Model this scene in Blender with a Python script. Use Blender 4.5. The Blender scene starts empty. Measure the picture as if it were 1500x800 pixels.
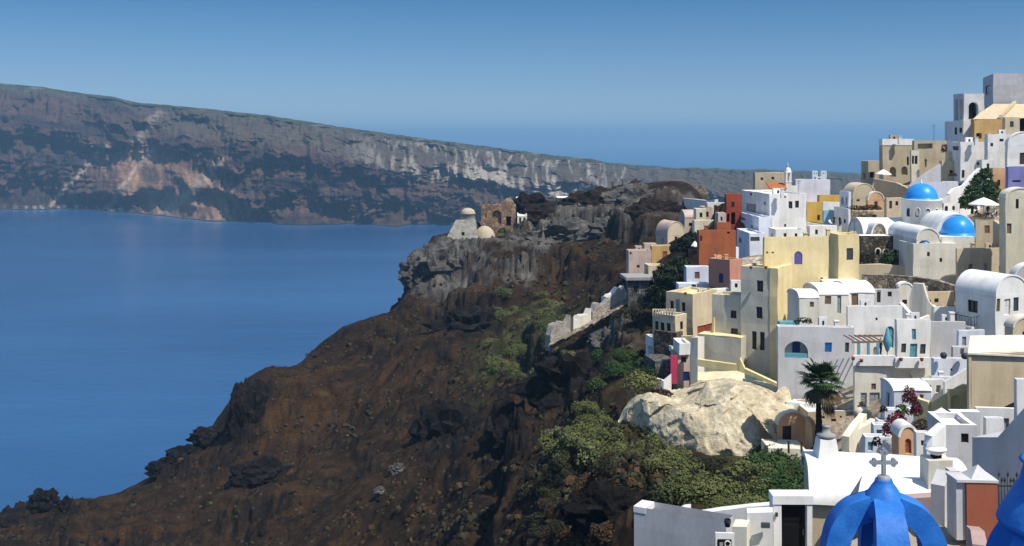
import bpy, bmesh, math, random
import numpy as np
from mathutils import Vector, Matrix

random.seed(7)
F, HZ = 1608.0, 205.0            # focal length and horizon row, in pixels of the 1500 x 800 photograph
SEA = -130.0                     # metres below the camera
SC = bpy.context.scene
COL = SC.collection
R = math.radians
K = Vector((0, 0, 1))


def P(px, py, Y):
    """a point in metres that stands Y metres in front of the camera"""
    return Vector(((px - 750) / F * Y, Y, (HZ - py) / F * Y))


# ------------------------------------------------------------------ noise
_rs = np.random.RandomState(3)
_perm = np.concatenate([_rs.permutation(256)] * 3)
_g = _rs.normal(size=(256, 3)); _g /= np.linalg.norm(_g, axis=1)[:, None]


def pn(x, y, z=0.0):
    x = np.asarray(x, float); y = np.asarray(y, float); z = np.zeros_like(x) + z
    xi, yi, zi = np.floor(x).astype(int), np.floor(y).astype(int), np.floor(z).astype(int)
    xf, yf, zf = x - xi, y - yi, z - zi
    u, v, w = [t * t * t * (t * (t * 6 - 15) + 10) for t in (xf, yf, zf)]
    out = 0
    for dx in (0, 1):
        for dy in (0, 1):
            for dz in (0, 1):
                h = _perm[(_perm[(_perm[(xi + dx) & 255] + yi + dy) & 255] + zi + dz) & 255]
                g = _g[h]
                d = g[..., 0] * (xf - dx) + g[..., 1] * (yf - dy) + g[..., 2] * (zf - dz)
                out = out + d * (u if dx else 1 - u) * (v if dy else 1 - v) * (w if dz else 1 - w)
    return out * 1.5


def fbm(x, y, z=0.0, o=4, ridge=False):
    a, s, t = 1.0, 1.0, 0.0
    for i in range(o):
        n = pn(np.asarray(x) * s + 17.3 * i, np.asarray(y) * s - 9.1 * i, np.asarray(z) * s + 4.7 * i)
        t = t + a * ((0.5 - np.abs(n)) * 1.6 - .4 if ridge else n)
        a *= .5; s *= 2.07
    return t


def cells(x, y, z, size, tilt=.5):
    """broken rock: every cell of a 3-D mosaic is a flat facet with its own offset and tilt, about -1 to 1"""
    x, y, z = [np.asarray(q, float) / size for q in (x, y, z)]
    xi, yi, zi = np.floor(x).astype(int), np.floor(y).astype(int), np.floor(z).astype(int)
    best = np.full(x.shape, 1e9); val = np.zeros(x.shape)
    for dx in (-1, 0, 1):
        for dy in (-1, 0, 1):
            for dz in (-1, 0, 1):
                h = _perm[(_perm[(_perm[(xi + dx) & 255] + yi + dy) & 255] + zi + dz) & 255]
                g, g2 = _g[h], _g[(h + 97) & 255]
                ax, ay, az = x - (xi + dx + .5 + .4 * g[..., 0]), y - (yi + dy + .5 + .4 * g[..., 1]), z - (zi + dz + .5 + .4 * g[..., 2])
                d = ax * ax + ay * ay + az * az; m = d < best
                best = np.where(m, d, best); val = np.where(m, g2[..., 0] * .6 + tilt * 2 * (g2[..., 1] * ax + g2[..., 2] * az + g[..., 2] * ay), val)
    return val


# ------------------------------------------------------------------ mesh building
WOB = 0.0     # hand-built unevenness of walls, in metres


class MB:
    def __init__(s):
        s.v, s.f, s.m, s.s = [], [], [], []

    def add(s, vs, fs, mi=0, smooth=False):
        n = len(s.v)
        s.v += [Vector(p) for p in vs]
        for f in fs:
            s.f.append([i + n for i in f]); s.m.append(mi); s.s.append(smooth)

    def poly(s, *p, mi=0):
        s.add(p, [list(range(len(p)))], mi)

    def box(s, o, a, b, c, mi=0):
        o, a, b, c = Vector(o), Vector(a), Vector(b), Vector(c)
        s.add([o, o + a, o + a + b, o + b, o + c, o + a + c, o + a + b + c, o + b + c],
              [(0, 3, 2, 1), (4, 5, 6, 7), (0, 1, 5, 4), (1, 2, 6, 5), (2, 3, 7, 6), (3, 0, 4, 7)], mi)

    def cbox(s, c, sx, sy, sz, mi=0, rot=0):
        a = Vector((math.cos(rot), math.sin(rot), 0)); b = Vector((-a.y, a.x, 0))
        s.box(Vector(c) - a * sx / 2 - b * sy / 2, a * sx, b * sy, K * sz, mi)

    def lathe(s, c, prof, n=28, mi=0, smooth=True, a0=0, a1=2 * math.pi):
        c = Vector(c); full = abs(a1 - a0 - 2 * math.pi) < 1e-6
        m = n if full else n + 1
        vs = [c + Vector((r * math.cos(a0 + (a1 - a0) * j / n), r * math.sin(a0 + (a1 - a0) * j / n), z))
              for r, z in prof for j in range(m)]
        fs = [(i * m + j, i * m + (j + 1) % m, (i + 1) * m + (j + 1) % m, (i + 1) * m + j)
              for i in range(len(prof) - 1) for j in range(n)]
        s.add(vs, fs, mi, smooth)

    def tube(s, pts, rad, n=6, mi=0, smooth=True):
        pts = [Vector(p) for p in pts]
        if not hasattr(rad, '__len__'): rad = [rad] * len(pts)
        vs = []
        for i, p in enumerate(pts):
            d = (pts[min(i + 1, len(pts) - 1)] - pts[max(i - 1, 0)]).normalized()
            a = d.cross(Vector((.3, .9, .2)) if abs(d.y) < .9 else Vector((1, 0, 0))).normalized(); b = d.cross(a)
            vs += [p + (a * math.cos(2 * math.pi * j / n) + b * math.sin(2 * math.pi * j / n)) * rad[i] for j in range(n)]
        fs = [(i * n + j, i * n + (j + 1) % n, (i + 1) * n + (j + 1) % n, (i + 1) * n + j) for i in range(len(pts) - 1) for j in range(n)]
        m = (len(pts) - 1) * n
        fs += [list(range(n))[::-1], [m + j for j in range(n)]]
        s.add(vs, fs, mi, smooth)

    def mesh(s, name, mats, off=Vector((0, 0, 0))):
        me = bpy.data.meshes.new(name)
        vv = np.array([tuple(p) for p in s.v])
        if WOB:
            a = vv * .42
            vv = vv + WOB * np.stack([pn(a[:, 0], a[:, 1], a[:, 2]), pn(a[:, 0] + 31, a[:, 1], a[:, 2]), pn(a[:, 0], a[:, 1] + 57, a[:, 2])], -1)
        me.from_pydata((vv - np.array(off)).tolist(), [], s.f)
        for mm in (mats if isinstance(mats, (list, tuple)) else [mats]): me.materials.append(M(mm) if isinstance(mm, str) else mm)
        me.polygons.foreach_set('material_index', s.m)
        me.polygons.foreach_set('use_smooth', s.s)
        me.update()
        return me


def link(name, me, parent=None, loc=None):
    o = bpy.data.objects.new(name, me); COL.objects.link(o)
    if parent: o.parent = parent
    if loc is not None: o.location = loc
    return o


def props(o, label=None, cat=None, group=None, kind=None):
    if cat and not kind: kind = 'thing'
    for k, v in (('label', label), ('category', cat), ('group', group), ('kind', kind)):
        if v: o[k] = v
    return o


class Thing:
    """an Empty at the thing's base that parents its parts"""
    def __init__(s, name, label, cat, loc, group=None):
        s.o = bpy.data.objects.new(name, None); COL.objects.link(s.o)
        s.loc = Vector(loc); s.o.location = s.loc; s.o.empty_display_size = .3
        props(s.o, label, cat, group)

    def part(s, name, mb, mats, parent=None, label=None):
        o = link(name, mb.mesh(name, mats, s.loc), parent or s.o)
        if label: o['label'] = label
        return o


def solo(name, label, cat, mb, mats, group=None, kind=None):
    c = Vector((sum(p.x for p in mb.v) / len(mb.v), sum(p.y for p in mb.v) / len(mb.v), min(p.z for p in mb.v)))
    o = link(name, mb.mesh(name, mats, c), None, c)
    return props(o, label, cat, group, kind)


# ------------------------------------------------------------------ materials
_M = {}


def nodes(name):
    m = bpy.data.materials.new(name); m.use_nodes = True
    nt = m.node_tree; b = nt.nodes['Principled BSDF']
    def N(t, **kw):
        n = nt.nodes.new(t)
        for k, v in kw.items():
            if k.startswith('i_'): n.inputs[k[2:].replace('_', ' ')].default_value = v
            else: setattr(n, k, v)
        return n
    return m, nt, b, N, nt.links.new


def ramp(N, a, b, ca=(0, 0, 0, 1), cb=(1, 1, 1, 1)):
    r = N('ShaderNodeValToRGB'); e = r.color_ramp.elements
    e[0].position, e[1].position = a, b; e[0].color, e[1].color = ca, cb
    return r


def plaster(name, rgb, stain=.18, rough=.9, bump=.25):
    m, nt, b, N, L = nodes(name)
    tc = N('ShaderNodeTexCoord')
    n1 = N('ShaderNodeTexNoise', i_Scale=.55, i_Detail=6.0, i_Roughness=.65)
    mp = N('ShaderNodeMapping'); mp.inputs['Scale'].default_value = (.9, .9, .16)
    n2 = N('ShaderNodeTexNoise', i_Scale=1.0, i_Detail=5.0, i_Roughness=.7)
    n3 = N('ShaderNodeTexNoise', i_Scale=9.0, i_Detail=4.0)
    for n in (n1, n3): L(tc.outputs['Object'], n.inputs['Vector'])
    L(tc.outputs['Object'], mp.inputs['Vector']); L(mp.outputs['Vector'], n2.inputs['Vector'])
    r1 = ramp(N, .35, .75, (1 - stain * .6,) * 3 + (1,), (1.03, 1.03, 1.03, 1))
    r2 = ramp(N, .45, .75, (1, 1, 1, 1), (1 - stain * 1.15, 1 - stain * 1.35, 1 - stain * 1.6, 1))
    r3 = ramp(N, .3, .7, (.95, .95, .95, 1), (1.03, 1.03, 1.03, 1))
    L(n1.outputs['Fac'], r1.inputs['Fac']); L(n2.outputs['Fac'], r2.inputs['Fac']); L(n3.outputs['Fac'], r3.inputs['Fac'])
    src = None
    for r in (r1, r2, r3):
        mx = N('ShaderNodeMix', data_type='RGBA', blend_type='MULTIPLY'); mx.inputs['Factor'].default_value = 1
        if src is None: mx.inputs['A'].default_value = (*rgb, 1)
        else: L(src, mx.inputs['A'])
        L(r.outputs['Color'], mx.inputs['B']); src = mx.outputs['Result']
    L(src, b.inputs['Base Color']); b.inputs['Roughness'].default_value = rough
    b.inputs['Specular IOR Level'].default_value = .2
    bp = N('ShaderNodeBump', i_Strength=bump, i_Distance=.06); L(n1.outputs['Fac'], bp.inputs['Height']); L(bp.outputs['Normal'], b.inputs['Normal'])
    return m


def stone(name, c1, c2, gap, scale=1.6, bump=.8):
    m, nt, b, N, L = nodes(name)
    tc = N('ShaderNodeTexCoord')
    nz = N('ShaderNodeTexNoise', i_Scale=2.5, i_Detail=5.0)
    v = N('ShaderNodeTexVoronoi', i_Scale=scale); v2 = N('ShaderNodeTexVoronoi', feature='DISTANCE_TO_EDGE', i_Scale=scale)
    L(tc.outputs['Object'], nz.inputs['Vector'])
    ad = N('ShaderNodeMix', data_type='RGBA', blend_type='LINEAR_LIGHT'); ad.inputs['Factor'].default_value = .12
    L(tc.outputs['Object'], ad.inputs['A']); L(nz.outputs['Color'], ad.inputs['B'])
    L(ad.outputs['Result'], v.inputs['Vector']); L(ad.outputs['Result'], v2.inputs['Vector'])
    bw = N('ShaderNodeSeparateColor'); L(v.outputs['Color'], bw.inputs['Color'])
    r = ramp(N, .1, .9, (*c1, 1), (*c2, 1)); L(bw.outputs['Red'], r.inputs['Fac'])
    e = ramp(N, .01, .1, (*gap, 1), (1, 1, 1, 1)); L(v2.outputs['Distance'], e.inputs['Fac'])
    mx = N('ShaderNodeMix', data_type='RGBA', blend_type='MULTIPLY'); mx.inputs['Factor'].default_value = 1
    L(r.outputs['Color'], mx.inputs['A']); L(e.outputs['Color'], mx.inputs['B'])
    L(mx.outputs['Result'], b.inputs['Base Color']); b.inputs['Roughness'].default_value = .95
    b.inputs['Specular IOR Level'].default_value = .15
    bp = N('ShaderNodeBump', i_Strength=bump, i_Distance=.12); L(v2.outputs['Distance'], bp.inputs['Height']); L(bp.outputs['Normal'], b.inputs['Normal'])
    return m


def rockmat(name, c1, c2, c3, scale=.35, bump=1.0):
    m, nt, b, N, L = nodes(name)
    tc = N('ShaderNodeTexCoord')
    n1 = N('ShaderNodeTexNoise', i_Scale=scale, i_Detail=9.0, i_Roughness=.7)
    n2 = N('ShaderNodeTexNoise', i_Scale=scale * 5, i_Detail=6.0, i_Roughness=.7)
    for n in (n1, n2): L(tc.outputs['Object'], n.inputs['Vector'])
    r = N('ShaderNodeValToRGB'); e = r.color_ramp.elements
    e[0].position, e[1].position = .33, .68; e[0].color, e[1].color = (*c1, 1), (*c3, 1)
    q = e.new(.5); q.color = (*c2, 1)
    L(n1.outputs['Fac'], r.inputs['Fac'])
    r2 = ramp(N, .35, .7, (.6, .6, .6, 1), (1.2, 1.2, 1.2, 1)); L(n2.outputs['Fac'], r2.inputs['Fac'])
    mx = N('ShaderNodeMix', data_type='RGBA', blend_type='MULTIPLY'); mx.inputs['Factor'].default_value = 1
    L(r.outputs['Color'], mx.inputs['A']); L(r2.outputs['Color'], mx.inputs['B'])
    L(mx.outputs['Result'], b.inputs['Base Color']); b.inputs['Roughness'].default_value = .97
    b.inputs['Specular IOR Level'].default_value = .1
    a = N('ShaderNodeMath', operation='ADD'); L(n1.outputs['Fac'], a.inputs[0]); L(n2.outputs['Fac'], a.inputs[1])
    bp = N('ShaderNodeBump', i_Strength=bump, i_Distance=.5); L(a.outputs[0], bp.inputs['Height']); L(bp.outputs['Normal'], b.inputs['Normal'])
    return m


def paint(name, rgb, rough=.5, spec=.4, var=.12, scale=3.0):
    m, nt, b, N, L = nodes(name)
    tc = N('ShaderNodeTexCoord'); n = N('ShaderNodeTexNoise', i_Scale=scale, i_Detail=5.0); L(tc.outputs['Object'], n.inputs['Vector'])
    r = ramp(N, .3, .7, tuple(c * (1 - var) for c in rgb) + (1,), tuple(min(1, c * (1 + var)) for c in rgb) + (1,))
    L(n.outputs['Fac'], r.inputs['Fac']); L(r.outputs['Color'], b.inputs['Base Color'])
    b.inputs['Roughness'].default_value = rough; b.inputs['Specular IOR Level'].default_value = spec
    return m


def leafmat(name, c1, c2, c3):
    m, nt, b, N, L = nodes(name)
    g = N('ShaderNodeNewGeometry'); oi = N('ShaderNodeObjectInfo')
    tc = N('ShaderNodeTexCoord'); n = N('ShaderNodeTexNoise', i_Scale=1.7, i_Detail=3.0); L(tc.outputs['Object'], n.inputs['Vector'])
    s1 = N('ShaderNodeMath', operation='MULTIPLY'); s1.inputs[1].default_value = .3; L(g.outputs['Random Per Island'], s1.inputs[0])
    s2 = N('ShaderNodeMath', operation='MULTIPLY_ADD'); s2.inputs[1].default_value = .3; L(oi.outputs['Random'], s2.inputs[0]); L(s1.outputs[0], s2.inputs[2])
    s3 = N('ShaderNodeMath', operation='MULTIPLY_ADD'); s3.inputs[1].default_value = .3; L(n.outputs['Fac'], s3.inputs[0]); L(s2.outputs[0], s3.inputs[2])
    r = N('ShaderNodeValToRGB'); e = r.color_ramp.elements
    e[0].position, e[1].position = .2, .85; e[0].color, e[1].color = (*c1, 1), (*c3, 1); q = e.new(.5); q.color = (*c2, 1)
    L(s3.outputs[0], r.inputs['Fac']); L(r.outputs['Color'], b.inputs['Base Color'])
    b.inputs['Roughness'].default_value = .7; b.inputs['Specular IOR Level'].default_value = .2
    return m


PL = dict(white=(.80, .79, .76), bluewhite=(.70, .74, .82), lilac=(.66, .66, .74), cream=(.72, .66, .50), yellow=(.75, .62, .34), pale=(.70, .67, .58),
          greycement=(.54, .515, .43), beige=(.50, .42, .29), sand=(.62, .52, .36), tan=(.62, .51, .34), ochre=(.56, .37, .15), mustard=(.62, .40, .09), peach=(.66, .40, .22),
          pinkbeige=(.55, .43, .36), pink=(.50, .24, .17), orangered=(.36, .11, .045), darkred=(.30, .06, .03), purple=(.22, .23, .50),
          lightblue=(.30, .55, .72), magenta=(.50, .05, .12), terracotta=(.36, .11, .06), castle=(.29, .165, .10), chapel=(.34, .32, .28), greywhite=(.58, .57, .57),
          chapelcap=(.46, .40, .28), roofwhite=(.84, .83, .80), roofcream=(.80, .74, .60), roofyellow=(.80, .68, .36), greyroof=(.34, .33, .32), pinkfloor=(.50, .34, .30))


def M(k):
    if k in _M: return _M[k]
    if k in PL: m = plaster(k + ' plaster', PL[k])
    elif k == 'glass': m = paint('dark window glass', (.012, .014, .018), .15, .5)
    elif k == 'dark': m = paint('dark interior', (.012, .011, .010), .9, .1)
    elif k == 'frame': m = paint('white painted wood', (.72, .71, .68), .5)
    elif k == 'brown': m = paint('brown wood', (.20, .125, .075), .6)
    elif k == 'darkwood': m = paint('dark wood', (.05, .035, .025), .6)
    elif k == 'blue': m = paint('blue shutter paint', (.02, .19, .50), .45)
    elif k == 'navy': m = paint('navy shutter paint', (.012, .03, .14), .45)
    elif k == 'teal': m = paint('teal paint', (.10, .30, .36), .5)
    elif k == 'violet': m = paint('violet paint', (.09, .07, .28), .5)
    elif k == 'greyshutter': m = paint('grey shutter', (.28, .30, .30), .6)
    elif k == 'slate': m = paint('slate shutter', (.06, .08, .085), .6)
    elif k == 'domeblue': m = paint('bright blue dome paint', (.02, .27, .72), .38, .4, .12, 1.2)
    elif k == 'cupolablue': m = cupola_paint()
    elif k == 'black': m = paint('black metal', (.008, .008, .009), .4, .5)
    elif k == 'iron': m = paint('dark iron', (.03, .03, .033), .5, .5)
    elif k == 'crossgrey': m = paint('grey painted metal', (.27, .28, .30), .5, .4)
    elif k == 'canvas': m = paint('cream canvas', (.80, .77, .70), .9, .1, .05)
    elif k == 'redtile': m = paint('red tile', (.42, .11, .03), .8, .2, .2)
    elif k == 'darkstone': m = stone('dark lava masonry', (.05, .042, .034), (.17, .14, .10), (.35, .33, .3), 2.2)
    elif k == 'rubble': m = stone('rubble masonry', (.16, .13, .10), (.38, .33, .25), (.4, .38, .34), 1.8)
    elif k == 'greystone': m = stone('grey masonry', (.06, .06, .06), (.16, .155, .145), (.4, .4, .4), 2.2)
    elif k == 'tuff': m = rockmat('pale tuff', (.46, .385, .26), (.60, .52, .36), (.69, .61, .44), .26, .7)
    elif k == 'ramp': m = plaster('ochre washed cement', (.74, .66, .44), .22)
    elif k == 'castlestone': m = stone('crumbling red brown masonry', (.19, .12, .08), (.32, .22, .145), (.45, .4, .36), 1.1)
    elif k == 'ruin': m = rockmat('bleached ruin masonry', (.30, .27, .22), (.48, .44, .38), (.62, .58, .52), .8, .9)
    elif k == 'lava': m = rockmat('dark lava rock', (.006, .0055, .0055), (.014, .012, .011), (.035, .03, .026), .5)  # near-black puts the shade of turned-away rock faces into the colour
    elif k == 'greyrock': m = rockmat('grey rock', (.045, .042, .039), (.11, .103, .093), (.20, .185, .17), .4)
    elif k == 'brownrock': m = rockmat('brown rock', (.013, .010, .008), (.03, .022, .016), (.07, .05, .038), .6)
    elif k == 'olive': m = leafmat('olive scrub leaves', (.05, .060, .018), (.105, .115, .036), (.19, .185, .07))
    elif k == 'green': m = leafmat('green leaves', (.012, .03, .007), (.03, .065, .013), (.075, .115, .03))
    elif k == 'darkgreen': m = leafmat('dark tree leaves', (.004, .010, .004), (.010, .020, .007), (.03, .045, .015))
    elif k == 'dry': m = leafmat('dry scrub', (.022, .014, .006), (.05, .03, .013), (.10, .06, .024))
    elif k == 'dull': m = leafmat('dull grey green scrub', (.015, .015, .0075), (.032, .031, .013), (.065, .06, .026))
    elif k == 'bougain': m = leafmat('bougainvillea flowers', (.05, .006, .012), (.14, .012, .025), (.26, .04, .055))
    elif k == 'bark': m = rockmat('bark', (.02, .015, .01), (.05, .036, .025), (.10, .075, .05), 3.0, .6)
    elif k == 'deadfrond': m = leafmat('dead palm fronds', (.025, .016, .009), (.065, .045, .022), (.15, .11, .055))
    elif k == 'palm': m = leafmat('palm fronds', (.02, .045, .012), (.055, .10, .025), (.13, .18, .06))
    elif k == 'paving': m = paving()
    elif k == 'skin': m = paint('skin', (.42, .24, .16), .6)
    elif k == 'cloth_red': m = paint('red cloth', (.25, .03, .03), .9)
    elif k == 'cloth_dark': m = paint('dark cloth', (.03, .03, .04), .9)
    elif k == 'cloth_white': m = paint('white cloth', (.7, .7, .7), .9)
    elif k == 'hair': m = paint('dark hair', (.02, .013, .01), .7)
    else: raise KeyError(k)
    _M[k] = m
    return m


def cupola_paint():
    m, nt, b, N, L = nodes('glossy cobalt dome paint')
    tc = N('ShaderNodeTexCoord'); n = N('ShaderNodeTexNoise', i_Scale=1.8, i_Detail=7.0, i_Roughness=.7); L(tc.outputs['Object'], n.inputs['Vector'])
    n2 = N('ShaderNodeTexNoise', i_Scale=14.0, i_Detail=4.0); L(tc.outputs['Object'], n2.inputs['Vector'])
    r = ramp(N, .3, .72, (.008, .095, .40, 1), (.035, .215, .60, 1)); L(n.outputs['Fac'], r.inputs['Fac'])
    L(r.outputs['Color'], b.inputs['Base Color']); b.inputs['Roughness'].default_value = .55; b.inputs['Specular IOR Level'].default_value = .3
    a = N('ShaderNodeMath', operation='ADD'); L(n.outputs['Fac'], a.inputs[0]); L(n2.outputs['Fac'], a.inputs[1])
    bp = N('ShaderNodeBump', i_Strength=.18, i_Distance=.04); L(a.outputs[0], bp.inputs['Height']); L(bp.outputs['Normal'], b.inputs['Normal'])
    return m


def paving():
    m, nt, b, N, L = nodes('stone block paving')
    tc = N('ShaderNodeTexCoord'); br = N('ShaderNodeTexBrick', i_Scale=3.2)
    br.inputs['Color1'].default_value = (.42, .35, .24, 1); br.inputs['Color2'].default_value = (.34, .27, .18, 1); br.inputs['Mortar'].default_value = (.20, .16, .12, 1)
    br.inputs['Mortar Size'].default_value = .03
    L(tc.outputs['Object'], br.inputs['Vector']); L(br.outputs['Color'], b.inputs['Base Color']); b.inputs['Roughness'].default_value = .9
    return m


# ------------------------------------------------------------------ building blocks of the village
def frame4(mb, Q, x0, x1, z0, z1, fw, d0, d1, mi=0):
    """a rectangular ring between depths d0 and d1; Q maps (x, depth, z) to the world"""
    for a, b, c, d in ((x0, x1, z0, z0 + fw), (x0, x1, z1 - fw, z1), (x0, x0 + fw, z0 + fw, z1 - fw), (x1 - fw, x1, z0 + fw, z1 - fw)):
        o = Q(a, d0, c)
        mb.box(o, Q(b, d0, c) - o, Q(a, d1, c) - o, Q(a, d0, d) - o, mi)


def cuts(l): m = int(math.ceil(l / 1.1)); return [l * i / m for i in range(1, m)]


SHUT = {'blue', 'navy', 'teal', 'brown', 'violet', 'greyshutter', 'slate', 'darkwood', 'black', 'magenta', 'terracotta'}


class Block:
    def __init__(s, T, c, l, r, top, bot, Y, th=0., mat='white', roof='flat', rise=0., op=(), W=None, L=None, dig=4., rmat=None, par=.3, part='wall', band=None, hi=None):
        s.T = T
        th = R(th); ct, st = math.cos(th), math.sin(th)
        s.u, s.v = Vector((ct, st, 0)), Vector((-st, ct, 0))
        s.O = P(c, bot, Y)
        s.h = h = (bot - top) / F * Y
        ur = (r - 750) / F if r is not None else 0
        s.L = L if L is not None else (ur * Y - s.O.x) / (ct - ur * st)
        ul = (l - 750) / F if l is not None else 0
        s.W = W if W is not None else (s.O.x - ul * Y) / (st + ul * ct)
        assert s.L > 0 and s.W > 0, (c, l, r, s.L, s.W)
        s.Y, s.ct, s.st = Y, ct, st
        LL, WW = s.L, s.W
        rise = rise / F * Y
        w = MB()
        hol = {'F': [], 'L': []}
        for o in op:
            face, px, py, pw, ph, kind = o[:6]; arch = len(o) > 6 and o[6]
            a0, a1 = s.along(face, px - pw / 2), s.along(face, px + pw / 2)
            if face == 'L': a0, a1 = a1, a0
            d = Y + (a0 + a1) / 2 * (st if face == 'F' else ct)
            z0, z1 = (HZ - (py + ph / 2)) / F * d - s.O.z, (HZ - (py - ph / 2)) / F * d - s.O.z
            lim = LL if face == 'F' else WW
            a0, a1 = max(a0, .12), min(a1, lim - .12); z1 = min(z1, h - .12)
            if a1 - a0 < .15 or z1 - z0 < .15: continue
            hol[face].append((a0, a1, z0, z1, kind, arch))
        if mat in ('white', 'bluewhite', 'sand', 'beige', 'cream', 'pinkbeige', 'sand') and 60 < Y < 240:
            rg = random.Random(int(c * 7 + top))
            for face, lim in (('F', LL), ('L', WW)):
                if hol[face] or lim < 2.6 or h < 2.0: continue
                for q in range(1 if lim < 5 else 2):
                    cx = lim * ((q + 1) / (2 if lim < 5 else 3)) + rg.uniform(-.3, .3); zb = h - rg.uniform(1.5, 1.9)
                    if rg.random() < .3 and h > 2.6: hol[face].append((cx - .42, cx + .42, h - 2.5, h - .6, 'door:' + rg.choice(['darkwood', 'brown', 'greyshutter']), False))
                    else: hol[face].append((cx - .36, cx + .36, zb, zb + 1.0, rg.choice(['dwin', 'dwin', 'brown', 'greyshutter', 'slate']), False))
        for face, lim in (('F', LL), ('L', WW)):
            Q = s.Q(face)
            hs = hol[face]
            xs = sorted({0, lim, *[q for o in hs for q in o[:2]]}); zs = sorted({-dig, h, *[q for o in hs for q in o[2:4]]})
            if Y < 240: xs = sorted({*xs, *cuts(lim)}); zs = sorted({*zs, *[c for c in cuts(h) if c > 0]})
            for i in range(len(xs) - 1):
                for j in range(len(zs) - 1):
                    xm, zm = (xs[i] + xs[i + 1]) / 2, (zs[j] + zs[j + 1]) / 2
                    if any(o[0] < xm < o[1] and o[2] < zm < o[3] for o in hs): continue
                    w.poly(Q(xs[i], 0, zs[j]), Q(xs[i + 1], 0, zs[j]), Q(xs[i + 1], 0, zs[j + 1]), Q(xs[i], 0, zs[j + 1]))
            for x0, x1, z0, z1, kind, arch in hs:
                dp = .9 if kind in ('hole', 'niche') else .15 if kind == 'panel' else (.12 if kind == 'violet' else .3)
                for a, b in (((x0, z0), (x1, z0)), ((x1, z0), (x1, z1)), ((x1, z1), (x0, z1)), ((x0, z1), (x0, z0))):
                    w.poly(Q(a[0], 0, a[1]), Q(b[0], 0, b[1]), Q(b[0], dp, b[1]), Q(a[0], dp, a[1]))
                if arch:
                    rr = (x1 - x0) / 2; rz = min(rr, (z1 - z0) * .8); cx = (x0 + x1) / 2
                    arc = [(cx - rr * math.cos(math.pi * k / 14), z1 - rz + rz * math.sin(math.pi * k / 14)) for k in range(15)]
                    for k in range(14):
                        cr = (x0, z1) if k < 7 else (x1, z1)
                        w.poly(Q(cr[0], .004, cr[1]), Q(arc[k][0], .004, arc[k][1]), Q(arc[k + 1][0], .004, arc[k + 1][1]))
                        w.poly(Q(*[arc[k][0], .004, arc[k][1]]), Q(arc[k + 1][0], .004, arc[k + 1][1]), Q(arc[k + 1][0], dp - .01, arc[k + 1][1]), Q(arc[k][0], dp - .01, arc[k][1]))
                    if kind in ('win', 'niche', 'hole') or True:
                        pass
                s.opening(Q, x0, x1, z0, z1, kind, dp, arch, mat)
        A = s.at
        w.poly(A(LL, 0, -dig), A(LL, WW, -dig), A(LL, WW, h), A(LL, 0, h))
        w.poly(A(0, WW, -dig), A(LL, WW, -dig), A(LL, WW, h), A(0, WW, h))
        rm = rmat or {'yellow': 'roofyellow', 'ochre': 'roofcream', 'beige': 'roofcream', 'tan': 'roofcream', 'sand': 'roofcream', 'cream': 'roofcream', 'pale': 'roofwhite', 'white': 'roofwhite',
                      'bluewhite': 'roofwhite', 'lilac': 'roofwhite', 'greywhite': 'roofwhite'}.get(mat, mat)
        if roof == 'flat':
            t = min(.26, LL * .2, WW * .2)
            o4 = [(0, 0), (LL, 0), (LL, WW), (0, WW)]; i4 = [(t, t), (LL - t, t), (LL - t, WW - t), (t, WW - t)]
            for k in range(4):
                a, b, c2, d = o4[k], o4[(k + 1) % 4], i4[(k + 1) % 4], i4[k]
                nn = max(1, len(cuts((Vector(b) - Vector(a)).length)) + 1) if Y < 240 else 1
                for q in range(nn):
                    (a1, b1), (d1, c1) = [[tuple(Vector(e0).lerp(Vector(e1), t / nn)) for t in (q, q + 1)] for e0, e1 in ((a, b), (d, c2))]
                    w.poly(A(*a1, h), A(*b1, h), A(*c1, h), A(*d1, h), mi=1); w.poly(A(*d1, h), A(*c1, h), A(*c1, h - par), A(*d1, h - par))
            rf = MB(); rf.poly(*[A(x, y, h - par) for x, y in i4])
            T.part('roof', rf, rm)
        elif roof in ('vaultx', 'vaulty'):
            n = 18; ax = roof == 'vaultx'
            span, length = (WW, LL) if ax else (LL, WW)
            B = (lambda s_, l_, z: A(l_, s_, z)) if ax else (lambda s_, l_, z: A(s_, l_, z))
            def prof(off): return [(span / 2 - (span / 2 + off) * math.cos(math.pi * k / n), h - (0 if off < 0 else .0) + (rise + off) * math.sin(math.pi * k / n)) for k in range(n + 1)]
            pi, po = prof(-.1), prof(.07)
            for e in (0, length): w.poly(*[B(x, e, z) for x, z in pi])
            rf = MB(); e0, e1 = -.07, length + .07
            ne = max(2, int(length / 1.2) + 1)
            vs = [B(x, e, z) for e in np.linspace(e0, e1, ne) for x, z in po]
            rf.add(vs, [(i * (n + 1) + k, i * (n + 1) + k + 1, (i + 1) * (n + 1) + k + 1, (i + 1) * (n + 1) + k) for i in range(ne - 1) for k in range(n)], 0, True)
            for e in (e0, e1):
                rf.add([B(x, e, z) for x, z in po] + [B(x, e, z) for x, z in pi], [(k, k + 1, n + 2 + k, n + 1 + k) for k in range(n)])
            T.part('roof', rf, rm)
        elif roof == 'plain':
            w.poly(A(0, 0, h), A(LL, 0, h), A(LL, WW, h), A(0, WW, h), mi=1)
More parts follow.
